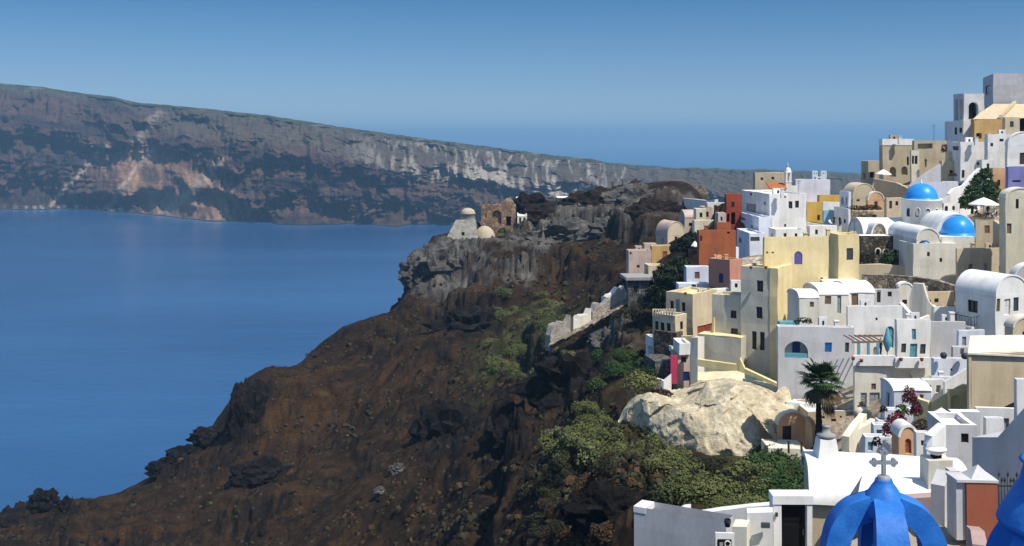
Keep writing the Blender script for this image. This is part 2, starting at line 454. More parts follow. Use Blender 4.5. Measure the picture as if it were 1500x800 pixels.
        if band:
            bh, bm_ = band[0] / F * Y, band[1]
            b = MB(); e = .06
            o4 = [(-e, -e), (LL + e, -e), (LL + e, WW + e), (-e, WW + e)]; i4 = [(.3, .3), (LL - .3, .3), (LL - .3, WW - .3), (.3, WW - .3)]
            for k in range(4):
                a, c2, d, q = o4[k], o4[(k + 1) % 4], i4[(k + 1) % 4], i4[k]
                b.poly(A(*a, h - bh), A(*c2, h - bh), A(*c2, h + .05), A(*a, h + .05)); b.poly(A(*a, h + .05), A(*c2, h + .05), A(*d, h + .05), A(*q, h + .05))
                b.poly(A(*a, h - bh), A(*c2, h - bh), A(*d, h - bh), A(*q, h - bh)); b.poly(A(*q, h + .05), A(*d, h + .05), A(*d, h - .25), A(*q, h - .25))
            T.part('parapet', b, bm_)
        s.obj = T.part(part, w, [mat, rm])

    def at(s, x, y, z): return s.O + s.u * x + s.v * y + K * z

    def Q(s, face):
        return (lambda a, d, z: s.at(a, d, z)) if face == 'F' else (lambda a, d, z: s.at(d, a, z))

    def along(s, face, px):
        q = (px - 750) / F
        if face == 'F': return (q * s.Y - s.O.x) / (s.ct - q * s.st)
        return (s.O.x - q * s.Y) / (s.st + q * s.ct)

    def opening(s, Q, x0, x1, z0, z1, kind, dp, arch, wallmat):
        T = s.T; door = kind.startswith('door:'); k = kind.split(':')[-1]
        def panel(d, mat_thick=.05):
            d = min(d, dp - .04)
            b = MB(); o = Q(x0, d, z0); b.box(o, Q(x1, d, z0) - o, Q(x0, d + mat_thick, z0) - o, Q(x0, d, z1) - o); return b
        if kind == 'hole':
            b = MB(); b.poly(Q(x0, dp - .02, z0), Q(x1, dp - .02, z0), Q(x1, dp - .02, z1), Q(x0, dp - .02, z1)); T.part('opening', b, 'dark'); return
        if kind in ('niche', 'panel'):
            b = MB(); b.poly(Q(x0, dp - .02, z0), Q(x1, dp - .02, z0), Q(x1, dp - .02, z1), Q(x0, dp - .02, z1)); T.part('niche' if kind == 'niche' else 'wall_panel', b, wallmat); return
        if door:
            b = panel(.15); n = 2
            for i in range(n):
                for j in range(2):
                    xa = x0 + (x1 - x0) * (.1 + .45 * i); xb = xa + (x1 - x0) * .35; za = z0 + (z1 - z0) * (.08 + .47 * j); zb = za + (z1 - z0) * .38
                    o = Q(xa, .125, za); b.box(o, Q(xb, .125, za) - o, Q(xa, .155, za) - o, Q(xa, .125, zb) - o)
            T.part('door', b, k); return
        fw = min(.09, .16 * (x1 - x0))
        b = MB(); frame4(b, Q, x0, x1, z0, z1, fw, .07, .17)
        fm = 'frame' if k in ('win',) else ('darkwood' if k in ('dwin', 'slate', 'black') else k)
        if k in ('win', 'dwin'):
            xm = (x0 + x1) / 2; o = Q(xm - fw / 2, .09, z0); b.box(o, Q(xm + fw / 2, .09, z0) - o, Q(xm - fw / 2, .15, z0) - o, Q(xm - fw / 2, .09, z1) - o)
        wo = T.part('window', b, fm)
        if k in ('win', 'dwin'):
            p = MB(); p.poly(Q(x0, .185, z0), Q(x1, .185, z0), Q(x1, .185, z1), Q(x0, .185, z1)); T.part('pane', p, 'glass', wo)
        else:
            p = panel(.13, .04); nz = max(3, int((z1 - z0) / .16))
            for i in range(nz):
                za = z0 + (z1 - z0) * (i + .25) / nz; o = Q(x0 + fw, .1, za)
                p.box(o, Q(x1 - fw, .1, za) - o, Q(x0 + fw, .14, za) - o, K * ((z1 - z0) / nz * .5))
            T.part('shutter', p, k, wo)


def wall_run(pts, thick=.4, dig=3., mi=0, mb=None):
    """a wall along (px, py_top, py_base, Y) points, thickness going away from the camera"""
    mb = mb or MB()
    fr = [(P(p[0], p[2], p[3]), P(p[0], p[1], p[3])) for p in pts]
    for (a0, a1), (b0, b1) in zip(fr[:-1], fr[1:]):
        d = (b0 - a0); d.z = 0; d.normalize(); n = Vector((-d.y, d.x, 0)) * thick
        if n.y < 0: n = -n
        lo = [a0 - K * dig, b0 - K * dig, b0 - K * dig + n, a0 - K * dig + n]; hi = [a1, b1, b1 + n, a1 + n]
        mb.add(lo + hi, [(0, 1, 5, 4), (1, 2, 6, 5), (2, 3, 7, 6), (3, 0, 4, 7), (4, 5, 6, 7)], mi)
    return mb


def resample(row, n):
    d = [0]
    for a, b in zip(row[:-1], row[1:]): d.append(d[-1] + (b - a).length)
    out = []
    for i in range(n):
        t = d[-1] * i / (n - 1); j = 0
        while j < len(row) - 2 and d[j + 1] < t: j += 1
        f = (t - d[j]) / max(1e-6, d[j + 1] - d[j]); out.append(row[j].lerp(row[j + 1], min(1, max(0, f))))
    return out


def sheet(rows, nu, nv, amp=0., scale=.3, seed=0., smooth=True, ridge=False, facet=0.):
    """a surface through rows of world points, roughened by noise"""
    rs = [resample(r, nu) for r in rows]; cols = [resample([r[i] for r in rs], nv) for i in range(nu)]
    V = np.array([[tuple(p) for p in c] for c in cols])
    if amp:
        X, Y, Z = V[..., 0], V[..., 1], V[..., 2]
        n = fbm(X * scale + seed, Z * scale + Y * scale * .5, Y * scale * .6 - seed, 6, ridge); n2 = fbm(X * scale + seed + 50, Z * scale, Y * scale, 5)
        if facet: n = n * .7 + facet * (cells(X, Y, Z, 2.6) + .5 * cells(X + 9, Y, Z, 1.1)); n2 = n2 + facet * .5 * cells(X, Y + 7, Z, 1.7)
        V[..., 1] -= amp * n; V[..., 2] += amp * .45 * n2; V[..., 0] += amp * .4 * n2
    mb = MB(); mb.add([Vector(p) for p in V.reshape(-1, 3)], [(i * nv + j, (i + 1) * nv + j, (i + 1) * nv + j + 1, i * nv + j + 1) for i in range(nu - 1) for j in range(nv - 1)], 0, smooth)
    return mb


def rock_mesh(name, sx, sy, sz, seed, mat, sub=4, rough=.5, boxy=0):
    bm = bmesh.new(); bmesh.ops.create_icosphere(bm, subdivisions=sub, radius=1)
    C = np.array([v.co[:] for v in bm.verts])
    n = fbm(C[:, 0] * 1.1 + seed, C[:, 1] * 1.1 - seed, C[:, 2] * 1.1, 5, True)
    n2 = np.floor(C[:, 2] * 4 + fbm(C[:, 0] * 2, C[:, 1] * 2, seed, 2)) / 4
    if boxy: C = C / (np.abs(C) ** boxy).sum(-1, keepdims=True) ** (1 / boxy)
    n = n * .75 + .45 * cells(C[:, 0] + seed * 3, C[:, 1], C[:, 2], .75) + .22 * cells(C[:, 0] + seed * 3, C[:, 1], C[:, 2], .3)
    C = C * (1 + rough * n)[:, None]; C[:, :2] *= (1 + .12 * (n2 - C[:, 2]))[:, None]
    for v, c in zip(bm.verts, C): v.co = (c[0] * sx, c[1] * sy, c[2] * sz)
    me = bpy.data.meshes.new(name); bm.to_mesh(me); bm.free(); me.materials.append(M(mat))
    return me


def leaf_cloud(rng, lobes, n, leaf, mb=None, mi=0, flat=.0, stretch=1.0):
    """n small leaf faces spread through a few overlapping lobes ((x, y, z), (rx, ry, rz))"""
    mb = mb or MB()
    wts = [l[1][0] * l[1][1] + l[1][2] * l[1][0] for l in lobes]
    vs, fs = [], []
    for i in range(n):
        c, r = rng.choices(lobes, wts)[0]
        d = Vector((rng.gauss(0, 1), rng.gauss(0, 1), rng.gauss(0, 1))).normalized()
        if d.z < -.55: d.z *= -1
        k = rng.uniform(.55, 1.0) ** .6 * (1 + .18 * math.sin(5 * d.x + c[0] * 3) * math.cos(4 * d.y + 6 * d.z))
        p = Vector((c[0] + d.x * r[0] * k, c[1] + d.y * r[1] * k, c[2] + d.z * r[2] * k))
        nrm = (d + Vector((rng.gauss(0, .55), rng.gauss(0, .55), rng.gauss(0, .55) + .3))).normalized()
        a = nrm.cross(Vector((rng.gauss(0, 1), rng.gauss(0, 1), rng.gauss(0, 1)))).normalized(); b = nrm.cross(a)
        s = leaf * rng.uniform(.6, 1.4); a *= s * .55; b *= s * stretch
        j = len(vs); vs += [p - b, p + a * .9, p + b, p - a * .9]; fs.append((j, j + 1, j + 2, j + 3))
    mb.add(vs, fs, mi)
    return mb

# ================================================================== camera, light, sky
cam = bpy.data.cameras.new('camera'); co = bpy.data.objects.new('camera', cam); COL.objects.link(co)
co.rotation_euler = (R(90), 0, 0); cam.sensor_width = 36; cam.lens = 36 * F / 1500; cam.shift_y = (HZ - 400) / 1500
cam.clip_start = .5; cam.clip_end = 200000
SC.camera = co

SUN = Vector((.39, -.39, .835)).normalized()
EXPOSURE, SUN_POWER, SKY_POWER = 0.7, 3.5, .14
sl = bpy.data.lights.new('sun', 'SUN'); sl.energy = SUN_POWER; sl.angle = R(.53); sl.color = (1, .945, .85)
so = bpy.data.objects.new('sun', sl); COL.objects.link(so); so.rotation_euler = SUN.to_track_quat('Z', 'Y').to_euler()
wd = bpy.data.worlds.new('World'); SC.world = wd; wd.use_nodes = True
nt = wd.node_tree; bg = nt.nodes['Background']; sky = nt.nodes.new('ShaderNodeTexSky'); sky.sky_type = 'NISHITA'; sky.sun_disc = False
sky.sun_elevation = math.asin(SUN.z); sky.sun_rotation = math.atan2(SUN.x, SUN.y)
sky.altitude = 200; sky.air_density = .9; sky.dust_density = .1; sky.ozone_density = 4.0
tcw = nt.nodes.new('ShaderNodeTexCoord'); sxyz = nt.nodes.new('ShaderNodeSeparateXYZ'); nt.links.new(tcw.outputs['Generated'], sxyz.inputs[0])
rw = nt.nodes.new('ShaderNodeValToRGB'); ew = rw.color_ramp.elements       # low band darkened to blue; unseen upper sky kept brighter and warm for fill
ew[0].position, ew[0].color = 0, (.34, .38, .46, 1); ew[1].position, ew[1].color = .55, (1, .885, .75, 1)
for p_, c_ in ((.05, (.235, .292, .385, 1)), (.125, (.122, .225, .315, 1)), (.25, (.50, .58, .64, 1))):
    q_ = ew.new(p_); q_.color = c_
mw = nt.nodes.new('ShaderNodeMix'); mw.data_type = 'RGBA'; mw.blend_type = 'MULTIPLY'; mw.inputs['Factor'].default_value = 1
nt.links.new(sxyz.outputs['Z'], rw.inputs['Fac']); nt.links.new(sky.outputs['Color'], mw.inputs['A']); nt.links.new(rw.outputs['Color'], mw.inputs['B'])
nt.links.new(mw.outputs['Result'], bg.inputs['Color']); bg.inputs['Strength'].default_value = SKY_POWER
SC.view_settings.view_transform = 'Standard'; SC.view_settings.look = 'None'; SC.view_settings.exposure = EXPOSURE; SC.view_settings.gamma = 1
SC.view_settings.use_curve_mapping = False
SC.cycles.max_bounces = 6; SC.cycles.diffuse_bounces = 4; SC.cycles.glossy_bounces = 3; SC.cycles.volume_bounces = 0
SC.cycles.use_denoising = True; SC.cycles.sample_clamp_indirect = 6


def haze_material():
    m = bpy.data.materials.new('haze'); m.use_nodes = True; t = m.node_tree
    t.nodes.remove(t.nodes['Principled BSDF'])
    v = t.nodes.new('ShaderNodeVolumePrincipled'); v.inputs['Color'].default_value = (.34, .645, .95, 1); v.inputs['Density'].default_value = HAZE
    v.inputs['Anisotropy'].default_value = .1
    t.links.new(v.outputs['Volume'], t.nodes['Material Output'].inputs['Volume'])
    return m


HAZE = .00014
EXT = 60000
mb = MB(); mb.box((-EXT - 300, -3000, SEA - 14), (2 * EXT + 600, 0, 0), (0, EXT + 3300, 0), (0, 0, 215 - SEA))
hz = link('haze', mb.mesh('haze', [haze_material()])); props(hz, kind='stuff')


def sea_material():
    m, nt, b, N, L = nodes('sea water')
    tc = N('ShaderNodeTexCoord'); mp = N('ShaderNodeMapping'); mp.inputs['Scale'].default_value = (.05, .10, .05); L(tc.outputs['Object'], mp.inputs['Vector'])
    n1 = N('ShaderNodeTexNoise', i_Scale=1.0, i_Detail=7.0, i_Roughness=.62); L(mp.outputs['Vector'], n1.inputs['Vector'])
    m2 = N('ShaderNodeMapping'); m2.inputs['Scale'].default_value = (.0022, .0075, .002); L(tc.outputs['Object'], m2.inputs['Vector'])
    n2 = N('ShaderNodeTexNoise', i_Scale=1.0, i_Detail=5.0, i_Roughness=.6); L(m2.outputs['Vector'], n2.inputs['Vector'])
    r = ramp(N, .3, .7, (.010, .056, .155, 1), (.022, .092, .22, 1)); L(n2.outputs['Fac'], r.inputs['Fac']); L(r.outputs['Color'], b.inputs['Base Color'])
    b.inputs['Roughness'].default_value = .22; b.inputs['IOR'].default_value = 1.33; b.inputs['Specular IOR Level'].default_value = .5
    bp = N('ShaderNodeBump', i_Strength=.5, i_Distance=1.2); L(n1.outputs['Fac'], bp.inputs['Height']); L(bp.outputs['Normal'], b.inputs['Normal'])
    return m


mb = MB(); mb.poly((-EXT, -2500, SEA), (EXT, -2500, SEA), (EXT, EXT, SEA), (-EXT, EXT, SEA))
props(link('sea', mb.mesh('sea', [sea_material()])), kind='structure')


def soil_material(name, s1, s2, bump, dist, lo=.55, hi=1.45, speck=None):
    """ground whose own colour comes from the 'soil' attribute, broken up by noise"""
    m, nt, b, N, L = nodes(name)
    tc = N('ShaderNodeTexCoord'); at = N('ShaderNodeAttribute', attribute_name='soil')
    n1 = N('ShaderNodeTexNoise', i_Scale=s1, i_Detail=9.0, i_Roughness=.68); n2 = N('ShaderNodeTexNoise', i_Scale=s2, i_Detail=6.0, i_Roughness=.7)
    for n in (n1, n2): L(tc.outputs['Object'], n.inputs['Vector'])
    r1 = ramp(N, .32, .68, (lo, lo, lo, 1), (hi, hi, hi, 1)); r2 = ramp(N, .33, .7, (.55, .55, .55, 1), (1.4, 1.36, 1.3, 1))
    L(n1.outputs['Fac'], r1.inputs['Fac']); L(n2.outputs['Fac'], r2.inputs['Fac'])
    src = at.outputs['Color']
    for r in (r1, r2):
        mx = N('ShaderNodeMix', data_type='RGBA', blend_type='MULTIPLY'); mx.inputs['Factor'].default_value = 1
        L(src, mx.inputs['A']); L(r.outputs['Color'], mx.inputs['B']); src = mx.outputs['Result']
    if speck:
        v = N('ShaderNodeTexVoronoi', i_Scale=speck); L(tc.outputs['Object'], v.inputs['Vector'])
        sp = N('ShaderNodeSeparateColor'); L(v.outputs['Color'], sp.inputs['Color'])
        g = N('ShaderNodeMath', operation='GREATER_THAN'); g.inputs[1].default_value = .93; L(sp.outputs['Red'], g.inputs[0])
        d = N('ShaderNodeMath', operation='LESS_THAN'); d.inputs[1].default_value = .3; L(v.outputs['Distance'], d.inputs[0])
        k = N('ShaderNodeMath', operation='MULTIPLY'); L(g.outputs[0], k.inputs[0]); L(d.outputs[0], k.inputs[1])
        mx = N('ShaderNodeMix', data_type='RGBA'); L(k.outputs[0], mx.inputs['Factor']); L(src, mx.inputs['A']); mx.inputs['B'].default_value = (.055, .048, .04, 1); src = mx.outputs['Result']
    L(src, b.inputs['Base Color']); b.inputs['Roughness'].default_value = 1; b.inputs['Specular IOR Level'].default_value = .08
    a = N('ShaderNodeMath', operation='MULTIPLY_ADD'); a.inputs[1].default_value = .35; L(n2.outputs['Fac'], a.inputs[0]); L(n1.outputs['Fac'], a.inputs[2])
    bp = N('ShaderNodeBump', i_Strength=bump, i_Distance=dist); L(a.outputs[0], bp.inputs['Height']); L(bp.outputs['Normal'], b.inputs['Normal'])
    return m


def grid_mesh(name, V, C, mat):
    nu, nv = V.shape[:2]
    idx = np.arange(nu * nv).reshape(nu, nv)
    q = np.stack([idx[:-1, :-1], idx[1:, :-1], idx[1:, 1:], idx[:-1, 1:]], -1).reshape(-1, 4)
    me = bpy.data.meshes.new(name)
    me.vertices.add(nu * nv); me.vertices.foreach_set('co', V.reshape(-1))
    me.loops.add(q.size); me.loops.foreach_set('vertex_index', q.reshape(-1))
    me.polygons.add(len(q)); me.polygons.foreach_set('loop_start', np.arange(0, q.size, 4))
    me.polygons.foreach_set('use_smooth', np.ones(len(q), bool))
    me.update(calc_edges=True)
    ca = me.color_attributes.new('soil', 'FLOAT_COLOR', 'POINT')
    ca.data.foreach_set('color', np.concatenate([C, np.ones((*C.shape[:2], 1))], -1).reshape(-1).astype(np.float32))
    me.materials.append(mat)
    return me


def lerp(a, b, t): return a + (np.array(b) - a) * t[..., None]


def sm(x, a, b):
    t = np.clip((x - a) / (b - a), 0, 1); return t * t * (3 - 2 * t)


# ================================================================== the far caldera wall
def far_cliffs():
    px = np.linspace(-420, 1345, 1150)
    top = np.interp(px, [-420, -100, 0, 60, 100, 160, 200, 300, 400, 500, 600, 700, 800, 860, 900, 950, 1000, 1100, 1200, 1250, 1300, 1345],
                    [85, 112, 122, 127, 134, 141, 150, 159, 170, 186, 200, 213, 226, 233, 239, 244, 247, 250, 254, 257, 268, 290])
    wl = np.interp(px, [-420, 0, 80, 140, 200, 240, 270, 400, 650, 1000, 1345], [303, 307, 306, 309, 313, 318, 322, 328, 331, 331, 330])
    Yw = -SEA * F / (wl - HZ)
    Yw = Yw + fbm(px * .012, px * 0, 3.3, 4) * 25
    Yt = Yw + np.interp(px, [-420, 300, 800, 1345], [420, 380, 420, 500])
    T = np.concatenate([np.linspace(-.08, 1, 150), 1 + np.linspace(.02, 1, 30) ** 1.5])
    px2, t = np.meshgrid(px, T, indexing='ij')
    U = (px2 - 750) / F; zt = ((HZ - top) / F * Yt)[:, None] + fbm(px2 * .05, px2 * 0, 7, 4) * 1.2
    w = fbm(px2 * .010, t * 1.6, 2, 4)
    tc = np.clip(t, -.1, 1)
    zr = tc
    dep = Yw[:, None] + (Yt - Yw)[:, None] * (.55 * tc ** 1.25 + .45 * sm(tc, .62, 1.0) + .05 * np.sin(tc * 19 + w * 4) * (tc > 0) * (tc < .97))
    rid = fbm(px2 * .035 + 1.5 * w, t * 1.3, 5, 6, True)
    fade = sm(tc, -.02, .15) * (1 - sm(tc, .93, 1.0))
    calm_ = 1 - .85 * np.exp(-(((px2 - 240 + (t - .3) * 140) / 95) ** 2 + ((t - .26) / .30) ** 2) ** 2)
    fade = fade * calm_
    dep = dep - rid * 34 * fade - w * 40 * fade - fbm(px2 * .13, t * 8, 1, 5) * 13 * fade - fbm(px2 * .03, t * 30, 4, 4) * 12 * fade
    Z = SEA + (zt - SEA) * np.clip(zr, -.1, 1)
    Z = Z + fbm(px2 * .05, t * 5, 9, 4) * 5 * fade
    back = np.clip(t - 1, 0, 1)
    dep = dep + back * 1500; Z = Z - back * np.where(zt > -30, 70, 40) + fbm(px2 * .03, back * 9, 11, 4) * 4 * sm(back, 0, .1)
    V = np.stack([U * dep, dep, Z], -1)
    # the rock's own colours: volcanic and scoria beds, tan scree, white pumice near the rim, scrub on top
    n = fbm(px2 * .008, t * 14 + px2 * .004, 21, 6); n2 = fbm(px2 * .022, t * 24, 31, 6); n3 = fbm(px2 * .12 + t * 8, t * 5, 41, 4)
    C = np.zeros(px2.shape + (3,)) + np.array((.068, .044, .036))
    C = lerp(C, (.092, .054, .044), sm(n, -.05, .45))
    C = lerp(C, (.030, .023, .027), sm(.7 * n2 + .55 * np.sin(t * 21 + px2 * .004 + 1.0 * w), -.05, .7) * .9)
    C = lerp(C, (.10, .072, .055), sm(n3, .25, .7) * .5)
    wr = fbm(px2 * .02, t * 3, 61, 4)
    scree = np.exp(-(((px2 - 235 + (t - .3) * 140 + wr * 30) / 85) ** 2 + ((t - .22 + wr * .08) / .32) ** 2) * 1.0)
    C = lerp(C, (.27, .165, .11), sm(scree + n3 * .10 + n2 * .06, .12, .6) * (.75 + .25 * np.clip(n3 * 2, -1, 1)))
    for x0, sl_, wd in ((325, 175, 9), (150, 160, 5), (215, 120, 4)):
        l = np.exp(-((px2 - x0 - (t - .5) * sl_ + w * 12) / wd) ** 2) * (t > .02) * (t < .55)
        C = lerp(C, (.34, .28, .22), np.clip(l, 0, 1) * .7)
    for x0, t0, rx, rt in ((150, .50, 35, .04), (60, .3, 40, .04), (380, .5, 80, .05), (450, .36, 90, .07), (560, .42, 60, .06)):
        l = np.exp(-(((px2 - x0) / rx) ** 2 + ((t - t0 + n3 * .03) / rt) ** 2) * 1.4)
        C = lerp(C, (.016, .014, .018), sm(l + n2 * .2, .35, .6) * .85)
    tl = np.interp(px, [-420, 180, 250, 330, 430, 520, 620, 700, 800, 900, 1345], [.93, .9, .70, .66, .70, .62, .50, .52, .42, .30, .2])[:, None] + .05 * w
    up = sm(t, tl - .02, tl + .04)
    C = lerp(C, (.082, .068, .050), up * .85)
    path = np.exp(-((px2 - 212 - (t - .72) * 110 + n2 * 5) / 7) ** 2) * (t > .60) * (t < .93)
    C = lerp(C, (.22, .18, .13), path * .8)
    wt = np.interp(px, [-420, 500, 530, 560, 640, 760, 860, 900, 940, 980], [0, 0, .3, .5, .8, 1, 1, .7, .3, 0])[:, None]
    white = sm(fbm(px2 * .06, t * 2.2, 51, 5, True) + .55 * np.exp(-((t - tl - .10) / .1) ** 2), .15, .7) * up * (t < .93) * wt
    C = lerp(C, (.36, .325, .28), np.clip(white * .85, 0, 1))
    C = lerp(C, (.055, .06, .04), sm(t, .92, .97) * .9)
    C = lerp(C, (.20, .17, .12), sm(fbm(px2 * .04, t * 30, 71, 4), .3, .6) * sm(t, .9, .97) * .5)
    C = lerp(C, (.36, .34, .32), sm(n3, .05, .4) * (t < .03) * (px2 > 20) * (px2 < 190) * .9)
    me = grid_mesh('cliffs', V, C, soil_material('caldera rock', .03, .16, .7, 5.0, .7, 1.3))
    props(link('cliffs', me), kind='structure')


far_cliffs()

# ================================================================== the near hillside
CP = [(-60, 790, 240), (0, 760, 245), (65, 738, 250), (180, 726, 255), (220, 699, 258), (290, 656, 262), (335, 604, 266), (350, 568, 270), (385, 549, 275), (470, 503, 285), (560, 464, 292),
      (585, 442, 296), (600, 404, 300), (640, 355, 308), (670, 338, 312), (720, 328, 316), (770, 322, 320), (830, 293, 325), (880, 281, 325), (950, 271, 320), (1010, 271, 312), (1030, 292, 300), (981, 270, 310), (578, 458, 300), (562, 470, 302), (900, 300, 312), (940, 297, 300), (970, 296, 296), (985, 320, 262), (1000, 305, 275), (1020, 310, 250), (360, 560, 268), (400, 542, 273), (430, 560, 258), (1420, 420, 133), (1445, 420, 133), (1480, 418, 130), (1470, 395, 136),
      (-100, 860, 225), (0, 805, 225), (120, 790, 215), (250, 780, 205), (400, 790, 185), (300, 700, 235), (450, 650, 235), (450, 560, 262), (550, 550, 250), (560, 700, 190), (600, 790, 150), (650, 600, 215), (700, 500, 245),
      (700, 400, 285), (650, 420, 290), (740, 335, 312), (800, 340, 305), (800, 420, 270), (850, 350, 295), (900, 330, 285), (900, 400, 250), (780, 500, 225), (800, 560, 190), (720, 650, 165), (700, 790, 125),
      (760, 720, 120), (850, 500, 200), (850, 600, 140), (800, 650, 125), (800, 790, 98), (880, 560, 150), (920, 480, 180), (930, 435, 200), (940, 408, 205), (950, 365, 225), (970, 335, 245),
      (930, 565, 137), (960, 550, 137), (1000, 565, 127), (910, 645, 108), (1000, 645, 104), (1100, 668, 99), (1140, 654, 103), (1190, 658, 99), (1250, 655, 98),
      (900, 690, 88), (1000, 700, 80), (1100, 690, 82), (1180, 692, 76), (1000, 748, 62), (930, 750, 62), (900, 795, 65), (850, 795, 80), (1080, 735, 62), (1150, 735, 58),
      (1060, 850, 42), (1160, 830, 43), (1300, 830, 38), (1400, 795, 37), (1480, 790, 36), (1700, 800, 36), (1250, 720, 52), (1400, 720, 48),
      (1140, 562, 119), (1250, 435, 132), (1200, 590, 106), (1350, 530, 104), (1300, 605, 98), (1420, 606, 84), (1500, 600, 80), (1650, 600, 70),
      (1300, 412, 142), (1400, 424, 130), (1330, 355, 149), (1370, 415, 137), (1450, 505, 108), (1480, 432, 123), (1600, 420, 110),
      (1040, 435, 150), (1060, 430, 155), (1050, 385, 165), (1000, 440, 163), (1100, 372, 180), (1020, 335, 210), (1060, 315, 200), (1130, 345, 183), (1200, 335, 188), (1280, 345, 163),
      (1250, 305, 193), (1300, 270, 203), (1350, 245, 203), (1400, 210, 210), (1460, 180, 213), (1480, 282, 158), (1430, 324, 149), (1600, 350, 120), (1550, 200, 190),
      (1100, 294, 213), (1200, 290, 218), (1260, 275, 220)]
_W = [tuple(P(*c)) for c in CP]
CREST = CP[:22]
for (px, py, Y) in CREST:                                     # seaward side of the spur drops away behind its crest
    p = P(px, py, Y); u = (px - 750) / F
    for dy, dz in ((25, -22), (60, -70), (110, -140)):
        y = Y + dy + 4; _W.append((u * y, y, max(p.z + dz * (1 if p.z > -60 else .8), SEA - 25)))
for x, y, z in ((60, 240, -20), (80, 250, -25), (100, 260, -30), (70, 300, -70), (120, 310, -90), (150, 250, -10), (200, 220, 5), (60, 10, -13), (20, 10, -13), (-10, 20, -22), (-20, 60, -48), (5, 50, -30), (-60, 100, -75), (-110, 160, -105), (-160, 230, -125),
                (-150, 320, -150), (-60, 40, -80), (-120, 80, -130), (-220, 200, -150), (-200, 100, -160), (120, 120, -8), (180, 150, 2), (140, 60, -10), (0, 420, -160), (100, 420, -160), (200, 380, -120), (-100, 420, -160)):
    _W.append((x, y, z))
_W = np.array(_W); _c2 = 14.0 ** 2
_D = np.sqrt(((_W[:, None, :2] - _W[None, :, :2]) ** 2).sum(-1) + _c2)
_mean = _W[:, 2].mean(); _wt = np.linalg.solve(_D + np.eye(len(_W)) * -.02, _W[:, 2] - _mean)


def base_z(x, y):
    x = np.asarray(x, float); y = np.asarray(y, float); o = np.zeros(x.shape) + _mean
    for (a, b, _), w in zip(_W, _wt): o = o + w * np.sqrt((x - a) ** 2 + (y - b) ** 2 + _c2)
    return o


# (px, py, radius x, radius y, weight) of the zones on the slope, all anchored on the ground they describe
GREY = [(650, 400, 55, 55, 1.2), (610, 400, 30, 40, 1), (690, 360, 40, 40, .9), (770, 350, 90, 35, 1), (860, 320, 100, 35, 1), (760, 400, 70, 25, .8), (950, 300, 90, 30, .9), (905, 500, 45, 30, 1), (700, 400, 50, 50, .6), (830, 690, 60, 40, .5), (880, 740, 60, 40, .5)]
GREEN = [(720, 540, 50, 60, .7), (800, 480, 50, 40, .9), (760, 510, 60, 50, 1), (830, 450, 60, 30, .5), (900, 560, 40, 40, .9), (940, 440, 40, 40, .7), (880, 640, 60, 40, 1), (1000, 700, 140, 60, 1.2), (1150, 690, 60, 40, 1.2), (840, 700, 60, 60, .7), (960, 480, 40, 20, .6), (790, 560, 50, 30, .5)]
LAVA = [(660, 640, 50, 50, 1.1), (745, 660, 45, 50, 1.1), (850, 570, 75, 50, 1.2), (680, 490, 60, 30, .7), (360, 620, 30, 60, .9), (60, 760, 90, 30, .9), (280, 690, 60, 25, .7), (640, 480, 50, 25, .8), (890, 750, 60, 40, .6)]  # near-black zones: shade of steep rock faces put into the ground colour
VILL = [(1250, 480, 240, 260, 1.6), (1420, 300, 160, 140, 1.5), (1120, 400, 90, 120, 1.2), (1020, 330, 50, 40, .8), (1300, 720, 200, 70, 1.6), (1030, 560, 60, 60, 1.), (880, 460, 40, 20, .5), (1030, 290, 40, 20, .6)]
RUST = [(430, 620, 110, 70, .8), (830, 400, 80, 40, .8), (900, 530, 50, 30, .7), (700, 550, 60, 50, .5), (960, 540, 30, 30, .5), (620, 740, 100, 50, .5)]


def zone(lst, px, py):
    o = 0
    for x, y, rx, ry, w in lst: o = np.maximum(o, w * np.exp(-((px - x) / rx) ** 2 - ((py - y) / ry) ** 2))
    return o


